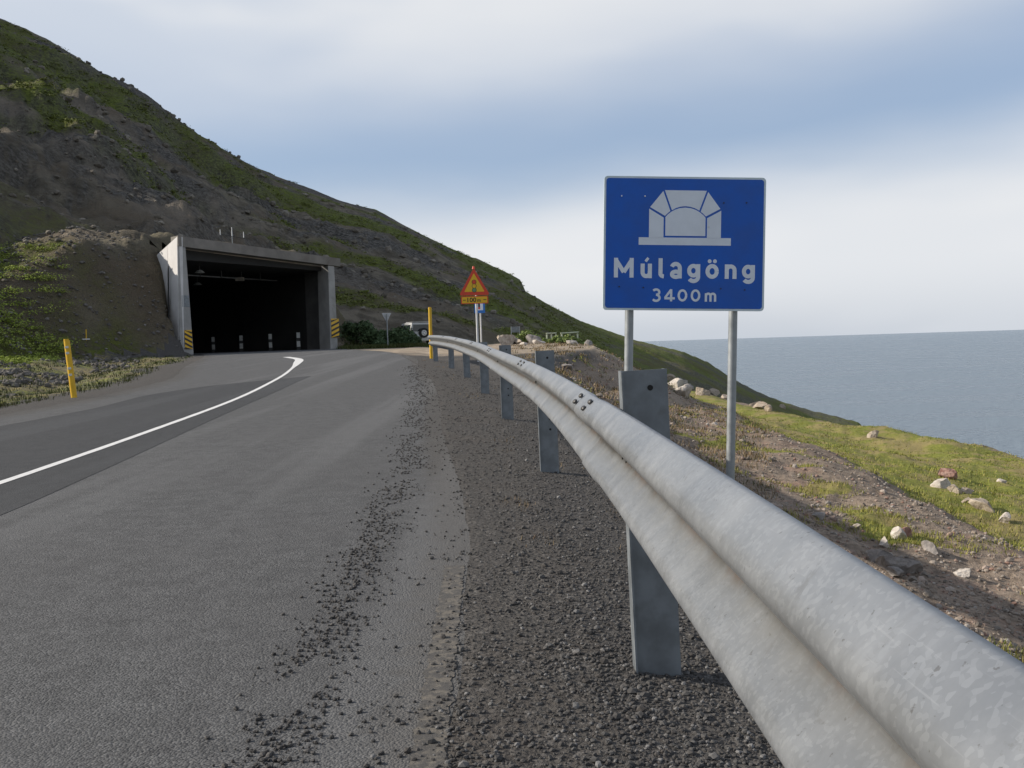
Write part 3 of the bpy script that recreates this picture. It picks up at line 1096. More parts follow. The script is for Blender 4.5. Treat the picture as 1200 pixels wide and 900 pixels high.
# ================================================================ BIG TUNNEL SIGN
SY = 8.0
tl, tr, bl, br = (at(*q_, SY) for q_ in ((708, 205), (898, 208), (707, 363), (899, 365)))
cen = (tl + tr + bl + br) / 4
SW = ((tr - tl).length + (br - bl).length) / 2
SH = ((tl - bl).length + (tr - br).length) / 2
sign = empty('tunnel_sign', (cen.x, SY + .06, zland(cen.x, SY)), 0, 'big blue tunnel name sign on two grey posts behind the guard rail', 'sign')
sign.rotation_euler = (0, R(2.25), R(1.5))
hz = cen.z - zland(cen.x, SY)
sx0 = hz * math.tan(R(2.25))
zb = hz - SH / 2


def rrect(w, h, r, n=5):
    out = []
    for cx, cy, a0 in ((w / 2 - r, h / 2 - r, 0), (-w / 2 + r, h / 2 - r, 90), (-w / 2 + r, -h / 2 + r, 180), (w / 2 - r, -h / 2 + r, 270)):
        for k in range(n + 1):
            a = R(a0 + 90 * k / n)
            out.append((cx + r * math.cos(a), cy + r * math.sin(a)))
    return out


OX = -sx0
mb = MB()
mb.prism(rrect(SW, SH, .03), .024, (OX, 0, hz))
plate = mb.build('plate', m_sign_edge, sign)
mb = MB()
mb.prism(rrect(SW - .034, SH - .034, .024), .002, (OX, -.0241, hz))
mb.build('blue_face', m_blue, plate)
for s_ in (-1, 1):
    mb = MB()
    xx = OX + (-.435 if s_ < 0 else .425)
    mb.cyl((xx, .045, -1.2), (xx, .045, hz + SH * .42), .036, seg=20)
    mb.build('post', m_pole, sign, smooth=40)
    for zc in (-.32, .36):
        MB().box((xx, .05, hz + zc), (.11, .085, .045)).build('clamp', m_alu, sign)
for zc in (-.32, .36):
    mb = MB().box((OX, .008, hz + zc), (SW * .96, .018, .04))
    mb.build('rail_bar', m_alu, sign)
# pictogram: measured on the plate, picture units -> metres
K = SW / 912.0


def pp(x, y):
    return ((x - 534) * K, -(y - 451) * K)


FY = -.0262


def piece(pts, name='pictogram_panel', m=None, lift=0.0):
    mb = MB()
    mb.prism([pp(*q_) for q_ in pts][::-1], .0012, (OX, FY - lift, hz))
    return mb.build(name, m or m_sign_w, plate)


arc = lambda a0, a1, rx, ry, cx, cy, n=14: [(cx + rx * math.cos(R(a0 + (a1 - a0) * k / n)), cy - ry * math.sin(R(a0 + (a1 - a0) * k / n))) for k in range(n + 1)]
piece([(275, 417), (795, 417), (795, 459), (275, 459)], 'pictogram_base')
piece([(332, 257), (414, 306), (414, 419), (332, 419)])
piece([(738, 264), (738, 419), (659, 419), (659, 307)])
piece([(337, 248), (410, 158), (451, 269)] + [(440, 278), (421, 296)])
piece([(733, 254), (663, 161), (622, 271)] + [(634, 280), (652, 297)])
piece([(419, 153), (655, 154), (614, 265), (590, 252), (562, 244), (535, 241), (508, 244), (482, 252), (460, 265)])
piece([(424, 407), (424, 303), (437, 288), (456, 273), (478, 261), (505, 252), (535, 249), (566, 252), (594, 261), (617, 274), (636, 289), (650, 304), (650, 407)])
def stroke(pts, w, k):
    """thick line through picture points with square ends -> (left, right) outline"""
    P_ = np.array(pts, float)
    d_ = np.gradient(P_, axis=0) if len(P_) > 2 else np.array([P_[1] - P_[0]] * 2)
    d_ /= np.linalg.norm(d_, axis=1)[:, None] + 1e-9
    n_2 = np.stack([-d_[:, 1], d_[:, 0]], -1) * w / 2
    return P_ + n_2, P_ - n_2


def lettering(name, strokes, w, dots=()):
    """letters drawn with strokes of even width, like the road lettering"""
    mb = MB()
    for k, pts in enumerate(strokes):
        lft, rgt = stroke(pts, w, k)
        y_ = FY - .0010 - .00012 * (k % 5)
        A_ = [mb.b.verts.new((OX + pp(*q_)[0], y_, hz + pp(*q_)[1])) for q_ in lft]
        B_ = [mb.b.verts.new((OX + pp(*q_)[0], y_, hz + pp(*q_)[1])) for q_ in rgt]
        for i_ in range(len(A_) - 1):
            mb.b.faces.new([A_[i_], A_[i_ + 1], B_[i_ + 1], B_[i_]])
    for k, (cx_, cy_, r_2) in enumerate(dots):
        mb.b.faces.new([mb.b.verts.new((OX + pp(cx_ + r_2 * math.cos(t_), 0)[0], FY - .0011, hz + pp(0, cy_ + r_2 * math.sin(t_))[1])) for t_ in np.linspace(0, 2 * math.pi, 17)[:-1]])
    me = bpy.data.meshes.new(name)
    for f_ in mb.b.faces:
        f_.normal_update()
        if f_.normal.y > 0:
            f_.normal_flip()
    mb.b.to_mesh(me)
    mb.b.free()
    return new_obj(name, me, plate, m_sign_w)


ring = lambda cx, cy, rx, ry: arc(0, 360, rx, ry, cx, cy, 32)
W1 = 23
lettering('place_name', [
    [(149, 643), (149, 533)], [(237, 643), (237, 533)], [(146, 540), (193, 613)], [(193, 613), (240, 540)],
    [(299, 564), (299, 612)] + arc(180, 360, 20.5, 22, 319.5, 612, 12) , [(340, 564), (340, 645)],
    [(400, 533), (400, 620)] + arc(180, 268, 20, 14, 420, 620, 7),
    arc(160, 0, 23, 24, 486, 588, 12) + [(509, 645)], ring(487, 622, 22, 15),
    ring(586, 601, 24, 27), [(613, 564), (613, 636)] + arc(0, -150, 26, 23, 587, 636, 10),
    ring(692, 604, 26, 30),
    [(775, 564), (775, 645)], arc(180, 0, 22, 22, 797, 597, 12) + [(819, 645)],
    ring(896, 603, 24, 27), [(923, 566), (923, 638)] + arc(0, -150, 26, 23, 897, 638, 10)],
    W1, [(677, 547, 11), (707, 547, 11)])
lettering('accent', [[(315, 552), (331, 532)]], 15)
lettering('distance_text', [
    arc(150, -90, 18, 15, 377, 723, 12), arc(90, -150, 20, 17, 377, 755, 12),
    [(462, 774), (462, 706)], [(462, 708), (427, 755)], [(424, 757), (483, 757)],
    ring(526, 740, 21, 28), ring(600, 740, 21, 28),
    [(659, 727), (659, 774)], arc(180, 0, 13, 13, 672, 742, 10) + [(685, 774)], arc(180, 0, 13, 13, 698, 742, 10) + [(711, 774)]], 13)
for (x_, y_, mm) in ((176, 188, m_sign_w), (307, 188, m_sign_w), (752, 220, m_black), (880, 218, m_black), (168, 694, m_black), (304, 698, m_black), (742, 700, m_black), (878, 706, m_black), (668, 356, m_reflect)):
    cx, cz = pp(x_, y_)
    MB().cyl((OX + cx, FY + .001, hz + cz), (OX + cx, FY - .006, hz + cz), .006, seg=8).build('rivet', mm, plate)

# ================================================================ WARNING SIGN, SMALL SIGNS, DELINEATORS
WY = 30.0
b0 = at(556, 345, WY)
ground_w = zland(b0.x, WY)
ws = empty('warning_sign', (b0.x, WY, ground_w), R(2), 'orange triangular traffic light warning sign with 100 m plate on a white pole', 'sign')
hz2 = lambda py: at(555, py, WY).z - ground_w


def tri(cx, zbot, w, h, r):
    pts = []
    for ax, az_, a0 in ((cx + w / 2 - r * 1.73, zbot + r, -90), (cx, zbot + h - 2 * r, 30), (cx - w / 2 + r * 1.73, zbot + r, 150)):
        for k in range(7):
            a = R(a0 + 120 * k / 6)
            pts.append((ax + r * math.cos(a), az_ + r * math.sin(a)))
    return pts


zt0, zt1 = hz2(346), hz2(314)
TW = 36 / FPX * WY
mb = MB().prism(tri(0, zt0, TW, zt1 - zt0, .04), .02)
tp = mb.build('triangle_plate', m_sig_r, ws)
s_ = .66
mb = MB().prism(tri(0, zt0 + .105, TW * .66, (zt1 - zt0) * .68, .015), .002, (0, -.0205, 0))
mb.build('yellow_field', m_sig_y, tp)
for k, (mm) in enumerate((m_sig_r, m_sig_y, m_sig_g)):
    zc = zt0 + .40 - k * .122
    MB().cyl((0, -.0205, zc), (0, -.0245, zc), .072, seg=20).build('lamp_ring', m_black, tp)
    MB().cyl((0, -.0205, zc), (0, -.0262, zc), .058, seg=20).build('lamp_symbol', mm, tp)
pz0, pz1 = hz2(356), hz2(347)
mb = MB().prism(rrect(.83, pz1 - pz0, .02), .018, (0, 0, (pz0 + pz1) / 2))
wp = mb.build('distance_plate', m_sig_r, ws)
mb = MB().prism(rrect(.77, pz1 - pz0 - .045, .012), .002, (0, -.0185, (pz0 + pz1) / 2))
mb.build('yellow_field', m_sig_y, wp)
zc = (pz0 + pz1) / 2
fit_text('distance_text', '100', -.22, .05, zc - .065, zc + .07, m_black, wp, y=-.0215, bold=.02, cap='1')
fit_text('unit_text', 'm', .08, .18, zc - .065, zc + .045, m_black, wp, y=-.0215, bold=.02, cap='1')
for s_ in (-1, 1):
    mb = MB().box((s_ * .31, -.0212, zc), (.09, .002, .02))
    mb.build('dash', m_black, wp)
mb = MB().cyl((.05, .035, -.3), (.05, .035, hz2(318)), .033, seg=14)
mb.build('pole', m_white_pole, ws, smooth=40)
MB().cyl((0, .01, zt1 - .03), (0, .01, zt1 + .05), .05, .03, seg=10).build('top_cap', m_sig_r, ws)

IY = 46.0
b1 = at(562, 360, IY)
gi = zland(b1.x, IY)
isg = empty('information_sign', (b1.x, IY, gi), R(0), 'small blue and white information sign half behind the orange warning sign', 'sign')
hI = lambda py: at(562, py, IY).z - gi
iw = 12.5 / FPX * IY
mb = MB().prism(rrect(iw, hI(354) - hI(367), .03), .02, (0, 0, (hI(354) + hI(367)) / 2))
ip_ = mb.build('blue_plate', m_bblue, isg)
mb = MB().prism(rrect(iw * .72, (hI(354) - hI(364)) * .92, .01), .002, (-.02, -.0205, (hI(354) + hI(364)) / 2))
mb.build('white_field', m_sign_w, ip_)
zc = (hI(354) + hI(364)) / 2
MB().box((-.02, -.0245, zc + .04), (.085, .003, .20)).build('signal_symbol', m_black, ip_)
MB().cyl((-.02, -.024, zc - .085), (-.02, -.029, zc - .085), .055, seg=12).build('red_light_symbol', m_sig_r, ip_)
mb = MB().cyl((.03, .03, -.4), (.03, .03, hI(355)), .036, seg=14)
mb.build('pole', m_white_pole, isg, smooth=40)


def delineator(loc, h, label, lean=(0, 0), bands=True, w=.11):
    d = empty('delineator_post', loc, 0, label, 'delineator', 'yellow roadside delineator posts')
    d.rotation_euler = (R(lean[0]), R(lean[1]), 0)
    mb = MB()
    n = 10
    pts = []
    for k in range(n + 1):
        a = math.pi * k / n
        pts.append((w / 2 * math.cos(a), -.045 * math.sin(a)))
    pts += [(-w / 2 + .012, .0), (0, -.026), (w / 2 - .012, 0)]
    b = mb.b
    lo_ = [b.verts.new((x_, y_, -.3)) for x_, y_ in pts]
    hi_ = [b.verts.new((x_, y_, h - .03 * (1 if y_ > -.02 else 0))) for x_, y_ in pts]
    m_ = len(pts)
    for k in range(m_):
        j = (k + 1) % m_
        b.faces.new([lo_[k], lo_[j], hi_[j], hi_[k]])
    b.faces.new(hi_)
    b.faces.new(lo_[::-1])
    mb.build('stake', m_yel, d, smooth=35)
    if bands:
        for zc in (h * .86, h * .76, h * .50, h * .39):
            mb = MB()
            mb.box((0.0, -.0415, zc), (.062, .012, .040), bevel=.003)
            mb.build('reflector', m_reflect, d)
    return d


pL = ground(87, 466)
delineator((pL.x, pL.y, pL.z), abs(at(80, 397, pL.y).z - pL.z), 'leaning yellow delineator post on the grass verge left of the road', (0, -4.6))
pR = at(505, 405, 33.0)
zr_ = zland(pR.x, 33.0)
delineator((pR.x, 33.0, zr_), at(503, 360, 33).z - zr_, 'upright yellow delineator post at the far end of the guard rail', (0, .3), False, .11)

# thin stake with a fallen board on the slope
ps = ground(101, 399)
st = empty('survey_stake', ps, .3, 'thin pale stake with a white board at its foot on the left slope', 'stake')
MB().cyl((0, 0, -.1), (.02, 0, .50), .022, seg=8).build('rod', m_yel, st)
MB().box((0, -.08, .05), (.34, .03, .05)).build('board', m_white_pole, st)

# yield sign seen against the bushes
YY = 58.0
yb = at(453, 372, YY)
yg = zland(yb.x, YY)
ysn = empty('yield_sign', (yb.x, YY, yg), R(-150), 'grey back of a triangular yield sign standing among the bushes', 'sign')
hy = yb.z - yg
mb = MB().prism([(-.30, .26), (0, -.30), (.30, .26)], .02, (0, 0, hy))
mb.build('plate_back', m_alu, ysn)
MB().cyl((0, .04, -.3), (0, .04, hy + .2), .033, seg=12).build('pole', m_pole, ysn, smooth=40)
MB().box((0, .018, hy + .08), (.30, .03, .04)).build('bracket', m_pole, ysn)

# ================================================================ TUNNEL PORTAL
portal = empty('tunnel_portal', (PORTAL_L.x, PORTAL_L.y, 0), 0, 'concrete tunnel mouth with slanted lintel cut into the mountainside', 'tunnel')
ZL, ZR = 6.12, 5.78


def PT(i, j, z):
    """mouth coordinates -> metres, relative to the portal's foot"""
    return (PM.x * i + PA.x * j, PM.y * i + PA.y * j, z)


def slabq(i0, i1, j0, j1, za, zb_, name, m_, zt_l=None, zt_r=None, parent=None):
    zt_l = zb_ if zt_l is None else zt_l
    zt_r = zb_ if zt_r is None else zt_r
    mb = MB().hexa([PT(i0, j0, za), PT(i1, j0, za), PT(i1, j1, za), PT(i0, j1, za), PT(i0, j0, zt_l), PT(i1, j0, zt_r), PT(i1, j1, zt_r), PT(i0, j1, zt_l)])
    return mb.build(name, m_, parent or portal)


top = lambda i: ZL + (ZR - ZL) * i / PW
# left pillar, widening to its foot
mb = MB().hexa([PT(-.28, 0, -.6), PT(.72, 0, -.6), PT(.72, 1.2, -.6), PT(-.28, 1.2, -.6),
                PT(-.02, 0, 5.58), PT(.46, 0, 5.57), PT(.46, 1.2, 5.57), PT(-.02, 1.2, 5.58)])
mb.build('pillar', m_conc, portal)
mb = MB().hexa([PT(PW - .95, 0, -.6), PT(PW - .2, 0, -.6), PT(PW - .2, 1.2, -.6), PT(PW - .95, 1.2, -.6),
                PT(PW - .85, 0, 5.27), PT(PW - .25, 0, 5.26), PT(PW - .25, 1.2, 5.26), PT(PW - .85, 1.2, 5.27)])
mb.build('pillar', m_conc, portal)
# lintel: a deep beam from corner to corner, overhanging on the right
mb = MB().hexa([PT(-.06, -.05, top(0) - .53), PT(PW + .35, -.05, top(PW) - .50), PT(PW + .35, .75, top(PW) - .50), PT(-.06, .75, top(0) - .53),
                PT(-.06, -.05, top(0)), PT(PW + .35, -.05, top(PW)), PT(PW + .35, .75, top(PW)), PT(-.06, .75, top(0))])
lint = mb.build('lintel', m_conc_l, portal)
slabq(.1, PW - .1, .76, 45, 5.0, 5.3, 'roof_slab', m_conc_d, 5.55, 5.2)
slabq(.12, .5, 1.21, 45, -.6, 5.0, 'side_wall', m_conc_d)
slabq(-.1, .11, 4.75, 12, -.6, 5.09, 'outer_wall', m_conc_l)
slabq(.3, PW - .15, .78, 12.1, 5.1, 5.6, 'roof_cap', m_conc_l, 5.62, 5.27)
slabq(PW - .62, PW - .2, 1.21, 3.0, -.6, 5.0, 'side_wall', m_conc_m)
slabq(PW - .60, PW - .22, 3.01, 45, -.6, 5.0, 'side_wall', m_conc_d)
slabq(.1, PW - .1, 44, 45.5, -.6, 6, 'added_dark_end_wall', m_conc_d)  # added end wall, coloured dark to stand for the unlit bore
# wing wall with board-marked panels
wd = PA.copy()
wn_ = Vector((-wd.y, wd.x))
for k in range(4):
    a0, a1 = .02 + k * 1.15, .02 + (k + 1) * 1.15 - .025
    th = .32
    P2 = lambda t_, o_, z_: (wd.x * t_ + wn_.x * o_ + PM.x * -.04, wd.y * t_ + wn_.y * o_ + PM.y * -.04, z_)
    zt_ = lambda t_: 6.08 - .30 * t_
    mb = MB().hexa([P2(a0, .25, -.8), P2(a0, -.05, -.8), P2(a1, -.05, -.8), P2(a1, .25, -.8),
                    P2(a0, .02, zt_(a0)), P2(a0, -.28, zt_(a0)), P2(a1, -.28, zt_(a1)), P2(a1, .02, zt_(a1))])
    mb.build('wing_wall_panel', m_white_c, portal)
# ladder pipe on the wing wall
mb = MB()
mb.cyl(P2(.8, .34, 1.0), P2(.8, .20, 4.6), .04, seg=8)
mb.build('wall_pipe', m_black, portal)
# dark plate on the left pillar
mb = MB().hexa([PT(.06, -.02, 2.45), PT(.56, -.02, 2.45), PT(.56, -.001, 2.45), PT(.06, -.001, 2.45), PT(.06, -.02, 3.05), PT(.52, -.02, 3.05), PT(.52, -.001, 3.05), PT(.06, -.001, 3.05)])
mb.build('pillar_plate', m_post, portal)


def hazard_board(i0, i1, z0, z1, flip):
    def mk(poly, j, name, m_, par):
        mb = MB()
        f_ = [mb.b.verts.new(PT(u_, j - .012, v_)) for u_, v_ in poly]
        k_ = [mb.b.verts.new(PT(u_, j, v_)) for u_, v_ in poly]
        mb.b.faces.new(f_)
        mb.b.faces.new(k_[::-1])
        for a in range(len(poly)):
            c_ = (a + 1) % len(poly)
            mb.b.faces.new([f_[c_], f_[a], k_[a], k_[c_]])
        return mb.build(name, m_, par)
    hb = mk([(i0, z0), (i1, z0), (i1, z1), (i0, z1)], -.022, 'hazard_board', m_sig_y, portal)
    n = 4
    st_ = (z1 - z0) / n
    sk = st_ * .85
    for k in range(-1, n + 1):
        za = z0 + k * st_ + st_ * .2
        pts = [(i0, za + (0 if flip else sk)), (i1, za + (sk if flip else 0)), (i1, za + (sk if flip else 0) + st_ * .42), (i0, za + (0 if flip else sk) + st_ * .42)]
        pts = [(u_, min(max(v_, z0 + .003), z1 - .003)) for u_, v_ in pts]
        if pts[2][1] - pts[1][1] < .02 and pts[3][1] - pts[0][1] < .02:
            continue
        if pts[2][1] - pts[1][1] < .02:
            pts = [pts[0], pts[1], pts[3]]
        elif pts[3][1] - pts[0][1] < .02:
            pts = [pts[0], pts[1], pts[2]]
        mk(pts, -.036, 'black_stripe', m_black, hb)


hazard_board(.12, .62, .25, 1.25, False)
hazard_board(PW - .80, PW - .02, .75, 1.95, True)

# aerial on the lintel
am = empty('antenna_mast', Vector((PORTAL_L.x, PORTAL_L.y, 0)) + Vector(PT(4.15, .35, top(4.15))), 0, 'small three pronged aerial standing on the tunnel lintel', 'antenna')
MB().cyl((0, 0, 0), (0, 0, .48), .02, seg=8).build('mast', m_pole, am)
MB().cyl((-PM.x * 1.0, -PM.y * 1.0, .5), (PM.x * 1.0, PM.y * 1.0, .42), .018, seg=8).build('crossbar', m_black, am)
for t_, h_ in ((-.9, .3), (0, .5), (.92, .32)):
    MB().cyl((PM.x * t_, PM.y * t_, .46), (PM.x * t_, PM.y * t_, .46 + h_), .03, .02, seg=8).build('whip', m_white_pole, am)

# lamps, cable tray and marker posts inside the mouth
org = Vector((PORTAL_L.x, PORTAL_L.y, 0))
for i_, j_, dz, words in ((3.3, 3.0, .35, 'hanging tunnel lamp nearest the lintel, above the cable tray'), (2.8, 9.0, .55, 'hanging tunnel lamp nearest the left pillar'),
                          (5.2, 12.0, .75, 'lowest and dimmest hanging tunnel lamp in the middle'), (6.6, 8.5, .55, 'hanging tunnel lamp furthest to the right inside the mouth')):
    lp = empty('tunnel_lamp', org + Vector(PT(i_, j_, 5.0 - dz)), 0, words, 'lamp', 'lamps hanging inside the tunnel mouth')
    MB().cyl((0, 0, .08), (0, 0, dz + .15), .015, seg=6).build('hanger', m_lamp, lp)
    MB().cyl((0, 0, -.06), (0, 0, .10), .30, .12, seg=14).build('shade', m_reflect, lp, smooth=40)
ct = empty('cable_tray', org + Vector(PT(1, 4.6, 4.55)), 0, 'pale cable tray running across the ceiling of the tunnel mouth', 'cable tray')
for t_ in range(6):
    a, b_2 = Vector(PT(t_ * 1.7, 0, 0)), Vector(PT(t_ * 1.7 + 1.62, 0, .0))
    mb = MB()
    mb.hexa([a + Vector(PT(0, 0, 0)), b_2, b_2 + Vector(PT(0, .25, 0)), a + Vector(PT(0, .25, 0)), a + Vector((0, 0, .07)), b_2 + Vector((0, 0, .07)), b_2 + Vector(PT(0, .25, .07)), a + Vector(PT(0, .25, .07))])
    mb.build('tray_length', m_lamp, ct)
    MB().cyl(a + Vector((0, 0, .07)), a + Vector((0, 0, .62)), .02, seg=6).build('hanger', m_lamp, ct)
MB().box(Vector(PT(6.6, -.08, -.02)), (.5, .25, .22)).build('junction_box', m_wood, ct)
for k, px_ in enumerate((350, 317, 283, 250)):
    v_ = ray(px_, 392)
    best = min(np.linspace(.5, 40, 800), key=lambda jj: abs((org.x + PT(PW - .8, jj, 0)[0]) / (org.y + PT(PW - .8, jj, 0)[1]) - v_.x))
    pq = org + Vector(PT(PW - .85, best, 0))
    rp = empty('marker_post', (pq.x, pq.y, float(road_z(pq.y)) + .02), math.atan2(-pq.x, pq.y),
               ('nearest and brightest', 'second nearest', 'third nearest', 'furthest and faintest')[k] + ' white banded marker post along the right tunnel wall', 'marker post', 'marker posts inside the tunnel')
    MB().box((0, 0, .52), (.24, .06, 1.15)).build('board', m_black, rp)
    for zc in (.38, .95):
        MB().box((0, -.036, zc), (.22, .012, .36)).build('reflector', m_reflect, rp)

# ================================================================ PARKED CAR
CY = 72.0
cb = at(500, 400, CY)
cz = zland(cb.x, CY)
car = empty('parked_car', (cb.x - .35, CY, cz), R(24), 'white off-road car with a spare wheel on its rear door, parked behind the bushes', 'car')
s_ = (at(500, 375, CY).z - cz) / 1.78
s_ = 1.0
car.scale = (s_, s_, s_)


def carbody(sections, name, m_, par=car, bev=.05):
    """loft of rectangles (y, halfwidth bottom, halfwidth top, zbottom, ztop)"""
    mb = MB()
    rings = []
    for y_, wb, wt_, z0_, z1_ in sections:
        rings.append([mb.b.verts.new(q_) for q_ in ((-wb, y_, z0_), (wb, y_, z0_), (wt_, y_, z1_), (-wt_, y_, z1_))])
    for a, b_2 in zip(rings[:-1], rings[1:]):
        for k in range(4):
            j = (k + 1) % 4
            mb.b.faces.new([a[k], a[j], b_2[j], b_2[k]])
    mb.b.faces.new(rings[0][::-1])
    mb.b.faces.new(rings[-1])
    bmesh.ops.recalc_face_normals(mb.b, faces=mb.b.faces)
    if bev:
        bmesh.ops.bevel(mb.b, geom=list(mb.b.edges), offset=bev, segments=3, affect='EDGES', profile=.6)
    return mb.build(name, m_, par, smooth=40)


carbody([(0, .86, .87, .42, 1.05), (1.2, .88, .88, .40, 1.07), (2.9, .88, .87, .40, 1.05), (4.2, .84, .82, .45, .95)], 'body', m_car_w)
carbody([(.06, .86, .70, 1.02, 1.72), (1.5, .86, .71, 1.02, 1.76), (2.5, .86, .70, 1.02, 1.72), (3.2, .84, .74, 1.0, 1.10)], 'cabin', m_car_w)
mb = MB().box((0, .9, 1.79), (1.3, 1.5, .035), bevel=.012)
mb.build('roof', m_car_w, car)
# rear window, sloped like the tailgate
mb = MB().hexa([(-.66, .02, 1.12), (.66, .02, 1.12), (.66, .10, 1.12), (-.66, .10, 1.12), (-.60, .035, 1.60), (.60, .035, 1.60), (.60, .11, 1.60), (-.60, .11, 1.60)])
mb.build('rear_window', m_car_g, car)
for s2 in (-1, 1):
    for (y0_, y1_) in ((.25, .95), (1.08, 1.85), (1.95, 2.5)):
        mb = MB().hexa([(s2 * .835, y0_, 1.12), (s2 * .855, y0_, 1.12), (s2 * .855, y1_, 1.12), (s2 * .835, y1_, 1.12),
                        (s2 * .735, y0_, 1.60), (s2 * .755, y0_, 1.60), (s2 * .755, y1_, 1.60), (s2 * .735, y1_, 1.60)])
        mb.build('side_window', m_car_g, car)
    mb = MB().box((s2 * .79, -.015, .92), (.13, .06, .26), bevel=.012)
    mb.build('tail_light', m_tail, car)
    for y_ in (.72, 3.3):
        MB().cyl((s2 * .70, y_, .36), (s2 * .90, y_, .36), .36, seg=22).build('tyre', m_tyre, car, smooth=40)
        MB().cyl((s2 * .89, y_, .36), (s2 * .912, y_, .36), .22, seg=18).build('rim', m_rim, car, smooth=40)
mb = MB().box((0, -.09, .50), (1.66, .18, .20), bevel=.03)
mb.build('bumper', m_car_w, car)
sw = MB().cyl((.12, -.02, .98), (.12, -.24, .98), .36, seg=26).build('spare_wheel', m_tyre, car, smooth=40)
MB().cyl((.12, -.235, .98), (.12, -.262, .98), .22, .20, seg=20).build('rim', m_rim, sw, smooth=40)
for k in range(5):
    a = 2 * math.pi * k / 5
    MB().cyl((.12 + .12 * math.cos(a), -.255, .98 + .12 * math.sin(a)), (.12 + .12 * math.cos(a), -.268, .98 + .12 * math.sin(a)), .035, seg=8).build('rim_hole', m_tyre, sw)
MB().box((-.35, -.015, .80), (.42, .02, .12)).build('number_plate', m_sign_w, car)


# ================================================================ VEGETATION
def leaf_cloud(centres, radii, n_each, size, flat=.55, seed=1, up=.5):
    """many small leaf quads spread through clumps; returns verts, faces"""
    r_ = np.random.default_rng(seed)
    C = np.repeat(np.asarray(centres, float), n_each, axis=0)
    Rd = np.repeat(np.asarray(radii, float), n_each, axis=0)
    n = len(C)
    d = r_.normal(size=(n, 3))
    d /= np.linalg.norm(d, axis=1)[:, None]
    rad = r_.random(n) ** .45
    p_ = C + d * rad[:, None] * Rd
    nrm = d * .6 + r_.normal(size=(n, 3)) * .6 + np.array([0, 0, up])
    nrm /= np.linalg.norm(nrm, axis=1)[:, None]
    u = np.cross(nrm, r_.normal(size=(n, 3)))
    u /= np.linalg.norm(u, axis=1)[:, None] + 1e-9
    v = np.cross(nrm, u)
    s = size * (.6 + .8 * r_.random(n))[:, None]
    V = np.stack([p_ - u * s, p_ + v * s * flat, p_ + u * s, p_ - v * s * flat], 1).reshape(-1, 3)
    f = np.arange(n * 4).reshape(n, 4)
    return V, f


def bush(name, px, py_base, Yd, w, h, label, seed, n=26, leaf=.075, m_=None, group=None, cat='bush'):
    c = at(px, py_base, Yd)
    zb_ = zland(c.x, Yd)
    r_ = np.random.default_rng(seed)
    cs, rd = [], []
    for k in range(n):
        x_ = r_.uniform(-.5, .5) * w
        y_ = r_.uniform(-.5, .5) * w * .55
        fall = max(.25, 1 - (2 * x_ / w) ** 2 * .7)
        z_ = r_.uniform(.18, .80) * h * fall
        cs.append((x_, y_, z_))
        q_ = r_.uniform(.16, .30) * h
        rd.append((q_ * 1.25, q_ * 1.2, q_))
    V, f = leaf_cloud(cs, rd, 190, leaf, seed=seed)
    V[:, 2] = np.maximum(V[:, 2], .02)
    e = empty(name, (c.x, Yd, zb_), 0, label, cat, group)
    new_obj('crown', mesh_np('crown', V, f), e, m_ or m_leaf)
    mb = MB()
    for k in range(12):
        x_, y_, z_ = cs[k]
        mb.cyl((x_ * .25, y_ * .25, -.15), (x_, y_, z_), .025, .008, seg=6)
    mb.build('stems', m_stem, e)
    return e


bush('willow_bush', 419, 402, 66, 3.0, 1.85, 'dark green willow bush beside the right tunnel pillar', 11, 44, .09, group='willow bushes past the tunnel mouth')
bush('willow_bush', 467, 402, 63, 2.6, 1.4, 'dark green willow bush in front of the parked car', 12, 38, .085, group='willow bushes past the tunnel mouth')
bush('willow_bush', 446, 399, 68, 1.7, 1.2, 'smaller dull green willow bush between the two larger ones', 13, 22, .085, group='willow bushes past the tunnel mouth')
for k, (px_, Yd_, w_, h_, lab) in enumerate(((619, 60, 1.6, .85, 'light green plant between the grey boulders on the lay-by'),
                                             (645, 58, 2.2, .55, 'light green plant patch below the shorter bench'),
                                             (659, 58, 2.0, .55, 'light green plant patch below the longer bench'),
                                             (676, 58, 1.6, .5, 'light green plant patch beside the pale rocks right of the benches'))):
    bush('leafy_plant', px_, 399, Yd_, w_, h_, lab, 30 + k, 16, .06, m_green, 'light green plants on the lay-by edge', 'plant')


def terrain_pts(n, box, keep, seed):
    """random points in a picture box (perspective-even), dropped on the land"""
    r_ = np.random.default_rng(seed)
    ylo, yhi, ulo, uhi = box
    yv = np.exp(r_.uniform(math.log(ylo), math.log(yhi), n))
    u_ = r_.uniform(ulo, uhi, n)
    x_ = u_ * yv
    k = keep(x_, yv)
    x_, yv = x_[k], yv[k]
    return np.stack([x_, yv, land(x_, yv)], -1)


def blades(name, pts, h0, nb, m_, spread=.05, seed=2, width=.006, label=None):
    r_ = np.random.default_rng(seed)
    n = len(pts) * nb
    base = np.repeat(pts, nb, axis=0) + np.c_[r_.normal(size=(n, 2)) * spread, np.full(n, -.01)]
    dist = np.hypot(base[:, 0], base[:, 1])
    w_ = np.maximum(width, dist * .00045)
    hh_ = h0 * (.4 + r_.random(n))
    a = r_.uniform(0, 2 * math.pi, n)
    lean = r_.uniform(.2, .9, n) * hh_
    tip = base + np.c_[np.cos(a) * lean, np.sin(a) * lean, hh_]
    side = np.c_[-np.sin(a) * w_, np.cos(a) * w_, np.zeros(n)]
    V = np.stack([base - side, base + side, tip], 1).reshape(-1, 3)
    o = new_obj(name, mesh_np(name, V, np.arange(n * 3).reshape(n, 3)), None, m_)
    return tag(o, label, 'grass', kind='stuff')


def keep_f(x_, y_):
    return (noise2(x_ * .7, y_ * .7, 47) > -.5) & (y_ + .30 * x_ > 53.2)


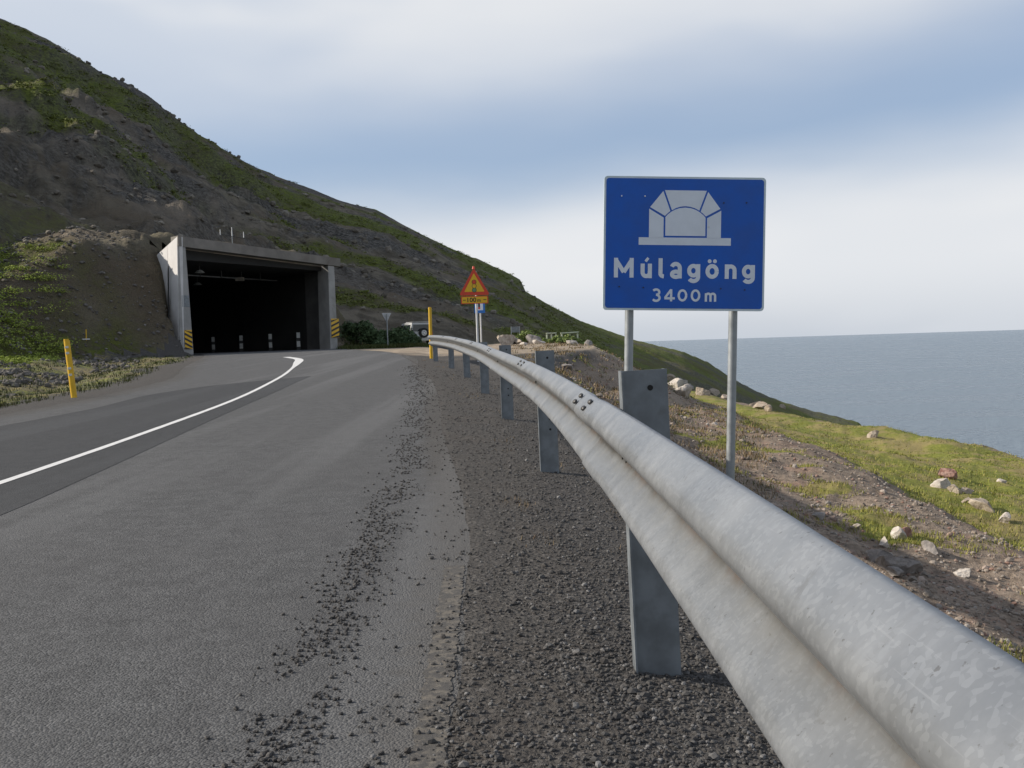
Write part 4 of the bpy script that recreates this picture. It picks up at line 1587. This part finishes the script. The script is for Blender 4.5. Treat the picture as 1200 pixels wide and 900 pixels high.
fp = terrain_pts(2200, (54, 66, -.172, -.088), keep_f, 48)
blades('bush_grass', fp, .20, 8, m_grass, .14, 49, .01, 'green grass strip at the foot of the willow bushes')


# lime green herbs in rows on the slope left of the tunnel
def keep_h(x_, y_):
    az_ = np.degrees(np.arctan2(x_, y_))
    r2 = np.hypot(x_, y_)
    patch = fbm(x_ * .16, y_ * .16, 3, 221)
    i_, j_ = portal_ij(x_, y_)
    return (az_ < -19.6) & (az_ > -31) & (r2 > foot(az_) - 14) & (road_left(y_) - x_ > 6) & (r2 < foot(az_) + 24) & (patch > -.42) & (land(x_, y_) / y_ < .115) & ~((i_ > -2.4) & (j_ > -2))


hp = terrain_pts(2000, (22, 90, -.60, -.36), keep_h, 21)
cs, rd = [], []
for c in hp:
    q_ = random.uniform(.22, .48)
    cs.append((c[0], c[1], c[2] + q_ * .15))
    rd.append((q_ * 2.6, q_ * 1.2, q_ * .50))
V, f = leaf_cloud(cs, rd, 170, .042, seed=5, up=1.4)
tag(new_obj('hillside_herbs', mesh_np('hillside_herbs', V, f), None, m_lime), 'bright green herbs growing in rows on the slope left of the tunnel', 'ground cover', kind='stuff')


def keep_v(x_, y_):
    l_ = road_left(y_) - x_
    return (l_ > .35) & (l_ < 7) & (noise2(x_ * .5, y_ * .5, 4) > -.25)


vp = terrain_pts(5200, (9, 46, -.62, -.24), keep_v, 22)
blades('verge_grass', vp, .085, 8, m_grass, .10, 23, .008, 'short green and yellow grass on the left verge')


def keep_b(x_, y_):
    s_2 = bank_s(x_, y_)
    d_ = fbm(x_ * .55, y_ * .55, 4, 251)
    return (s_2 > .7) & (s_2 < 7) & (d_ > .28)


bp = terrain_pts(26000, (3.0, 45, .02, .62), keep_b, 24)
blades('bank_grass', bp, .055, 8, m_bright, .05, 25, .004, 'tufts of moss and low grass on the gravel bank')


def keep_bench(x_, y_):
    s_2 = bank_s(x_, y_)
    return (s_2 > 6.3) & (s_2 < 27) & (noise2(x_ * .35, y_ * .35, 12) > -.35)


np_ = terrain_pts(11000, (10, 75, .2, .62), keep_bench, 26)
blades('bench_grass', np_, .055, 5, m_bright, .16, 27, .008, 'yellow green grass on the flat ledge above the sea')


def keep_heath(x_, y_):
    s_2 = bank_s(x_, y_)
    s_3 = x_ - rail_x(y_)
    return (s_3 > 1.0) & (s_2 < 7) & (noise2(x_ * .6, y_ * .6, 44) > -.05)


ht = terrain_pts(4200, (13, 62, .0, .26), keep_heath, 43)
hk = np.random.default_rng(44).random(len(ht))
blades('heath_grass', ht[hk < .6], .10, 8, m_dry, .10, 45, .006, 'dry tan heath grass on the bank below the lay-by')
blades('heath_moss', ht[hk >= .6], .07, 8, m_grass, .12, 46, .006, 'dull green low heath on the bank below the lay-by')


def keep_dry(x_, y_):
    s_2 = x_ - rail_x(y_)
    return (s_2 > -.35) & (s_2 < .5) & (noise2(x_ * 2.2, y_ * 1.1, 14) > .28)


dp_ = terrain_pts(3200, (2.6, 32, -.12, .2), keep_dry, 28)
blades('dry_grass', dp_, .035, 5, m_dry, .03, 29, .0022, 'sparse dry reddish grass around the barrier posts')


# ================================================================ STONES
def stone_proto(seed, sub=1, cuts=7, lo_=.50, hi_=.85):
    r_ = random.Random(seed)
    b = bmesh.new()
    bmesh.ops.create_icosphere(b, subdivisions=sub, radius=1)
    planes = []
    for k in range(cuts):
        n_2 = Vector((r_.gauss(0, 1), r_.gauss(0, 1), r_.gauss(0, 1))).normalized()
        planes.append((n_2, r_.uniform(lo_, hi_)))
    for v in b.verts:
        for n_2, d_ in planes:
            e_ = v.co.dot(n_2) - d_
            if e_ > 0:
                v.co -= n_2 * e_
        v.co *= 1 + r_.uniform(-.05, .05) * (1 if sub < 3 else .15)
    V = np.array([v.co[:] for v in b.verts])
    f = np.array([[v.index for v in fc.verts] for fc in b.faces])
    b.free()
    return V, f


PROTO = [stone_proto(100 + k, 1, 5) for k in range(6)]
PROTO_S = [(lambda V, f: (V, f))(*stone_proto(200 + k, 0 + 1, 6)) for k in range(6)]
ICO = []
for k in range(8):
    b = bmesh.new()
    bmesh.ops.create_icosphere(b, subdivisions=0 + 1, radius=1)
    b.free()


def low_stone(seed):
    r_ = np.random.default_rng(seed)
    ph = (1 + 5 ** .5) / 2
    V = np.array([(-1, ph, 0), (1, ph, 0), (-1, -ph, 0), (1, -ph, 0), (0, -1, ph), (0, 1, ph), (0, -1, -ph), (0, 1, -ph), (ph, 0, -1), (ph, 0, 1), (-ph, 0, -1), (-ph, 0, 1)], float) / 1.9
    V *= r_.uniform(.72, 1.2, (12, 1))
    V *= np.array([1, r_.uniform(.7, 1), r_.uniform(.5, .8)])
    f = np.array([(0, 11, 5), (0, 5, 1), (0, 1, 7), (0, 7, 10), (0, 10, 11), (1, 5, 9), (5, 11, 4), (11, 10, 2), (10, 7, 6), (7, 1, 8),
                  (3, 9, 4), (3, 4, 2), (3, 2, 6), (3, 6, 8), (3, 8, 9), (4, 9, 5), (2, 4, 11), (6, 2, 10), (8, 6, 7), (9, 8, 1)])
    return V, f


LOW = [low_stone(k) for k in range(10)]


def gravel(name, pts, rad, m_, label, seed=3, sink=.35):
    r_ = np.random.default_rng(seed)
    n = len(pts)
    kind = r_.integers(0, len(LOW), n)
    a = r_.uniform(0, 2 * math.pi, n)
    ca, sa_ = np.cos(a), np.sin(a)
    VV, FF, off = [], [], 0
    for k in range(len(LOW)):
        s = np.where(kind == k)[0]
        if not len(s):
            continue
        V0, f0 = LOW[k]
        P_ = V0[None] * rad[s][:, None, None]
        x_ = P_[..., 0] * ca[s][:, None] - P_[..., 1] * sa_[s][:, None]
        y_ = P_[..., 0] * sa_[s][:, None] + P_[..., 1] * ca[s][:, None]
        z_ = P_[..., 2]
        W = np.stack([x_, y_, z_], -1) + pts[s][:, None, :] + np.array([0, 0, 1.0]) * (rad[s] * (.6 - sink))[:, None, None]
        VV.append(W.reshape(-1, 3))
        FF.append((f0[None] + (np.arange(len(s)) * 12)[:, None, None] + off).reshape(-1, 3))
        off += len(s) * 12
    o = new_obj(name, mesh_np(name, np.concatenate(VV), np.concatenate(FF)), None, m_)
    return tag(o, label, 'gravel', kind='stuff')


# loose dark chippings swept into a band on the asphalt
r_ = np.random.default_rng(31)
n = 4600
yv = np.exp(r_.uniform(math.log(1.9), math.log(27), n))
cx = np.interp(yv, [1.9, 2.3, 4.5, 7.2, 13, 20, 27], [-.62, -.62, -.72, -.82, -1.25, -1.9, -2.75])
side = r_.random(n)
xv = cx + np.where(side < .84, r_.normal(0, .055 + .0045 * yv, n), r_.uniform(-.2, .5, n))
k = (xv < rail_x(yv) - .5) & (noise2(xv * 4, yv * 1.6, 7) > -.42 + .45 * (side >= .84))
xv, yv = xv[k], yv[k]
rad = (.0025 + .0065 * r_.random(len(xv)) ** 1.6) * (1 + yv * .035)
gravel('loose_chippings', np.stack([xv, yv, road_z(yv) + .005], -1), rad, m_st_dark, 'dark loose chippings scattered in a band along the asphalt edge', 32)


def keep_s(x_, y_):
    s_2 = shoulder_s(x_, y_)
    return (s_2 > -.86 + .10 * noise2(x_ * 3, y_ * 3, 2)) & (s_2 < .75)


sp = terrain_pts(115000, (1.55, 24, -.20, .62), keep_s, 33)
s_2 = shoulder_s(sp[:, 0], sp[:, 1])
kk = np.random.default_rng(5).random(len(sp)) < np.clip(-.12 + .42 * smoothstep(-.74, -.46, s_2) + .72 * smoothstep(-.5, .05, s_2) + .35 * fbm(sp[:, 0] * 2.5, sp[:, 1] * 2.5, 2, 8), .015, 1)
sp = sp[kk]
r_ = np.random.default_rng(34)
rad = (.0022 + .0068 * r_.random(len(sp)) ** 1.8 + .007 * (r_.random(len(sp)) > .98)) * (1 + sp[:, 1] * .04)
sp[:, 2] = np.where(s_2[kk] < -.49, road_z(sp[:, 1]) + .005, sp[:, 2])
gravel('shoulder_gravel', sp, rad, m_st_sh, 'dark grey gravel covering the shoulder under the guard rail', 35)


def keep_k(x_, y_):
    s_2 = bank_s(x_, y_)
    d_ = fbm(x_ * .55, y_ * .55, 4, 251)
    return (s_2 > .7) & (s_2 < 6.4) & (d_ < .45)


kp = terrain_pts(36000, (2.5, 42, .0, .64), keep_k, 36)
r_ = np.random.default_rng(37)
rad = (.007 + .02 * r_.random(len(kp)) ** 3 + .03 * (r_.random(len(kp)) > .985)) * (1 + kp[:, 1] * .03)
gravel('bank_scree', kp, rad, m_st_bank, 'brown and reddish stones covering the bank below the guard rail', 38)


def keep_m(x_, y_):
    i_, j_ = portal_ij(x_, y_)
    l_ = road_left(y_) - x_
    return ((i_ > -12) & (i_ < .0) & (j_ > -1) & (j_ < 13)) | ((l_ > 2.5) & (l_ < 9) & (y_ < 47) & (noise2(x_ * .3, y_ * .3, 3) > -.1))


mp = terrain_pts(14000, (14, 66, -.55, -.30), keep_m, 39)
r_ = np.random.default_rng(40)
rad = .03 + .12 * r_.random(len(mp)) ** 4
gravel('hillside_scree', mp, rad, stones('gravel_hill', [(.09, .082, .074), (.17, .155, .14), (.12, .11, .096), (.25, .23, .21)]), 'grey scree on the slope beside the tunnel mouth', 41)


# boulders and low shrubs that give the mountain face its grain
def grid_mask(M, x_, y_):
    ri = np.clip(np.searchsorted(rs, np.hypot(x_, y_)), 0, nr - 1)
    ai = np.clip(np.searchsorted(azs, np.arctan2(x_, y_)), 0, na - 1)
    return M[ri, ai]


def keep_mt(x_, y_):
    az_, r2 = np.degrees(np.arctan2(x_, y_)), np.hypot(x_, y_)
    i_, j_ = portal_ij(x_, y_)
    return (r2 > foot(az_) + 6) & (r2 < np.interp(az_, CR_A, CR_D) - 1) & ~((i_ > -1) & (i_ < PW + 1) & (j_ < 12))


mq = terrain_pts(30000, (40, 262, -.60, .10), keep_mt, 51)
vq = grid_mask(vegm, mq[:, 0], mq[:, 1])
rq = grid_mask(rockm, mq[:, 0], mq[:, 1])
u_ = np.random.default_rng(52).random(len(mq))
bq = mq[(vq < .5) & (u_ < .18 + .5 * rq) & (np.hypot(mq[:, 0], mq[:, 1]) < np.interp(np.degrees(np.arctan2(mq[:, 0], mq[:, 1])), CR_A, CR_D) * .93)]
r_ = np.random.default_rng(53)
gravel('mountain_boulders', bq, (.10 + .75 * r_.random(len(bq)) ** 6) * np.clip(np.hypot(bq[:, 0], bq[:, 1]) / 150, .15, 1) ** 1.4, stones('mountain_stone', [(.11, .095, .075), (.215, .188, .150), (.15, .132, .105), (.30, .268, .22)]),
       'grey boulders strewn over the mountain face', 54)
gq = mq[(vq > .45) & (u_ < .45) & (np.hypot(mq[:, 0], mq[:, 1]) > 85)]
q_ = r_.uniform(.25, .75, len(gq))
V, f = leaf_cloud(gq + np.c_[q_ * 0, q_ * 0, q_ * .1], np.stack([q_ * 1.9, q_ * 1.3, q_ * .5], -1), 34, .13, seed=55, up=1.3)
tag(new_obj('mountain_heath', mesh_np('mountain_heath', V, f), None, leafmat('heath_leaf', [(.075, .095, .020), (.16, .185, .036), (.11, .125, .028), (.21, .23, .05)])),
    'low green heath growing in bands across the mountain face', 'ground cover', kind='stuff')


def rock(px, py, wpx, label, m_, seed, flat=.75, Yfix=None, tall=1.0, group=None, lift=.0):
    c = ground(px, py) if Yfix is None else at(px, py, Yfix)
    if Yfix is not None:
        c.z = zland(c.x, c.y)
    w_ = wpx / FPX * c.y / 2 * 1.18
    V, f = stone_proto(seed, 4, 10, .36, .72)
    rr = random.Random(seed)
    V = V * np.array([1, rr.uniform(.7, .95), flat * tall]) * 1.5
    V += .05 * np.stack([noise2(V[:, 1] * 3, V[:, 2] * 3, seed), noise2(V[:, 0] * 3, V[:, 2] * 3, seed + 1), noise2(V[:, 0] * 3, V[:, 1] * 3, seed + 2)], -1)
    o = new_obj('rock', mesh_np('rock', V * w_, f), None, m_)
    o.location = (c.x, c.y, c.z + w_ * flat * tall * (.34 + lift))
    o.rotation_euler = (rr.uniform(-.25, .25), rr.uniform(-.25, .25), rr.uniform(0, 6.28))
    tag(o, label, 'rock', group)
    return o


NEARG, LEDGE, SIGNG, LAYG = 'rocks at the edge of the barrier shadow', 'rocks on the green ledge', 'pale rocks between the sign posts', 'rocks on the lay-by edge'
rock(1056, 668, 36, 'largest grey pink slab rock in the near cluster on the gravel bank', m_rock_g, 301, .55, group=NEARG)
rock(1028, 660, 22, 'rounded grey rock left of the large slab on the gravel bank', m_rock_g, 302, .8, group=NEARG)
rock(1036, 641, 9, 'upright white shard standing behind the large slab rock', m_rock_w, 303, 1.0, tall=1.7, group=NEARG)
rock(1040, 664, 8, 'smallest rounded stone wedged before the large slab rock', m_rock_t, 304, .8, group=NEARG)
rock(1047, 674, 17, 'low flat stone nearest the guard rail in the rock cluster', m_rock_g, 305, .55, group=NEARG)
rock(1051, 631, 15, 'bright white rock just beyond the large slab rock', m_rock_w, 306, .9, group=NEARG)
rock(1061, 629, 12, 'dark red rock touching the bright white rock on the bank', m_rock_r, 307, .9, group=NEARG)
rock(1089, 645, 18, 'low grey rock right of the white and red pair', m_rock_g, 308, .6, group=NEARG)
rock(1131, 675, 17, 'lone white rock with a red side at the right of the bank', m_rock_w, 309, .8, group=NEARG)
rock(960, 608, 16, 'flat grey stone in the shade close behind the guard rail', m_rock_g, 310, .35, group=NEARG)
rock(1109, 561, 15, 'reddish rock on top of the cluster on the green ledge', m_rock_r, 311, .8, group=LEDGE, lift=.3)
rock(1104, 569, 18, 'whitish rock below the reddish one on the green ledge', m_rock_w, 312, .7, group=LEDGE)
rock(1119, 577, 14, 'tan pointed rock in the middle of the ledge cluster', m_rock_t, 313, .9, group=LEDGE)
rock(1133, 578, 13, 'dark sided round rock right of the pointed tan one', m_rock_t, 314, .8, group=LEDGE)
rock(1136, 590, 20, 'long low tan rock on the green ledge', m_rock_t, 315, .5, group=LEDGE)
rock(1151, 596, 22, 'largest squarish tan rock of the ledge cluster', m_rock_t, 316, .75, group=LEDGE)
rock(1178, 612, 16, 'pale rock nearest the right edge of the picture on the ledge', m_rock_w, 317, .65, group=LEDGE)
rock(1174, 566, 7, 'tiny pale stone alone in the grass of the ledge', m_rock_w, 318, .8, group=LEDGE)
rock(1023, 512, 11, 'lone pale rock far out on the ledge below the sea horizon', m_rock_t, 319, .7, group=LEDGE)
rock(765, 447, 11, 'pale rock showing just above the rail post left of the cluster', m_rock_w, 320, .8, group=SIGNG)
rock(785, 447, 9, 'small pinkish rock at the top left of the pale cluster', m_rock_t, 321, .9, group=SIGNG)
rock(791, 454, 16, 'broad white rock of the pale cluster', m_rock_w, 322, .65, group=SIGNG)
rock(800, 449, 9, 'small white rock behind the tall one in the pale cluster', m_rock_w, 323, .8, group=SIGNG)
rock(800, 465, 16, 'tall cream rock at the front of the pale cluster', m_rock_w, 324, 1.0, tall=1.2, group=SIGNG)
rock(807, 457, 12, 'grey shaded rock right of the tall cream one', m_rock_g, 325, .9, group=SIGNG)
rock(822, 463, 12, 'cream rock with a dark right side between the sign posts', m_rock_t, 326, .85, group=SIGNG)
rock(837, 462, 9, 'small cream rock left of the right sign post', m_rock_t, 327, .8, group=SIGNG)
rock(849, 467, 8, 'little tan rock touching the right sign post', m_rock_t, 328, .7, group=SIGNG)
rock(837, 498, 6, 'tiny white stone in the shade between the sign posts', m_rock_w, 329, .8, group=SIGNG)
rock(886, 476, 10, 'tan rock on the bank crest right of the right sign post', m_rock_t, 330, .8, group=SIGNG)
rock(892, 479, 12, 'larger tan rock on the bank crest below the headland', m_rock_t, 331, .7, group=SIGNG)
rock(901, 481, 8, 'small tan rock at the right end of the crest row', m_rock_t, 332, .8, group=SIGNG)
rock(917, 478, 8, 'single pinkish rock where the ledge begins', m_rock_t, 333, .8, group=SIGNG)
rock(593, 400, 17, 'big sunlit tan boulder at the left end of the lay-by', m_rock_t, 340, .9, 56, group=LAYG)
rock(601, 400, 12, 'shaded grey boulder against the big tan one', m_rock_g, 341, .9, 56.5, group=LAYG)
rock(608, 400, 10, 'small tan boulder right of the grey shaded one', m_rock_t, 342, .8, 56, group=LAYG)
rock(614, 401, 7, 'low pale stone in front of the light green plant', m_rock_w, 343, .6, 55, group=LAYG)
rock(626, 400, 15, 'dark grey tilted boulder with a white edge', m_rock_g, 344, .85, 56, group=LAYG)
rock(631, 401, 10, 'pale boulder leaning at the right of the dark tilted one', m_rock_w, 345, .7, 55.5, group=LAYG)
rock(670, 399, 13, 'cream rock under the longer bench', m_rock_w, 346, .7, 55.5, group=LAYG)
rock(681, 400, 6, 'small white stone between cream and grey rocks', m_rock_w, 347, .8, 55, group=LAYG)
rock(688, 398, 11, 'grey white rock at the right end of the lay-by row', m_rock_g, 348, 1.0, 55.5, tall=1.2, group=LAYG)
rock(665, 432, 12, 'grey slab lying on the slope behind the second barrier post', m_rock_g, 349, .5, group=SIGNG)

# ================================================================ BENCHES AND BOARD ON THE LAY-BY
def bench(px0, px1, py, Yd, label, tilt):
    a, b_2 = at(px0, py, Yd), at(px1, py, Yd)
    cx = (a.x + b_2.x) / 2
    zg = zland(cx, Yd)
    w_ = b_2.x - a.x
    h_ = max(.5, a.z - zg)
    e = empty('picnic_bench', (cx, Yd, zg), 0, label, 'bench', 'benches on the lay-by')
    for y_ in (-.16, .0, .16):
        mb = MB().box((0, y_, h_), (w_, .14, .06), rot=Matrix.Rotation(R(-tilt), 3, 'Y'))
        mb.build('seat_board', m_paintw, e)
    for t_ in (-.44, 0, .44):
        MB().box((t_ * w_, 0, h_ / 2 - .05), (.08, .3, h_ - .05)).build('leg', m_paintw, e)
    return e


bench(657, 678, 390, 60, 'longer pale bench with three legs on the lay-by', 2)
bench(640, 652, 390.5, 64, 'shorter greyish bench behind the light green plants', 0)
ib = at(604, 389, 62)
zi = zland(ib.x, 62)
e = empty('notice_board', (ib.x, 62, zi), R(8), 'small grey notice board behind the tan boulders', 'notice board')
hi_ = ib.z - zi + .15
MB().box((0, 0, hi_), (.48, .05, .36)).build('panel', m_post, e)
for s_ in (-1, 1):
    MB().box((s_ * .26, .0, hi_ / 2 + .1), (.05, .06, hi_ + .2)).build('post', m_pole, e)
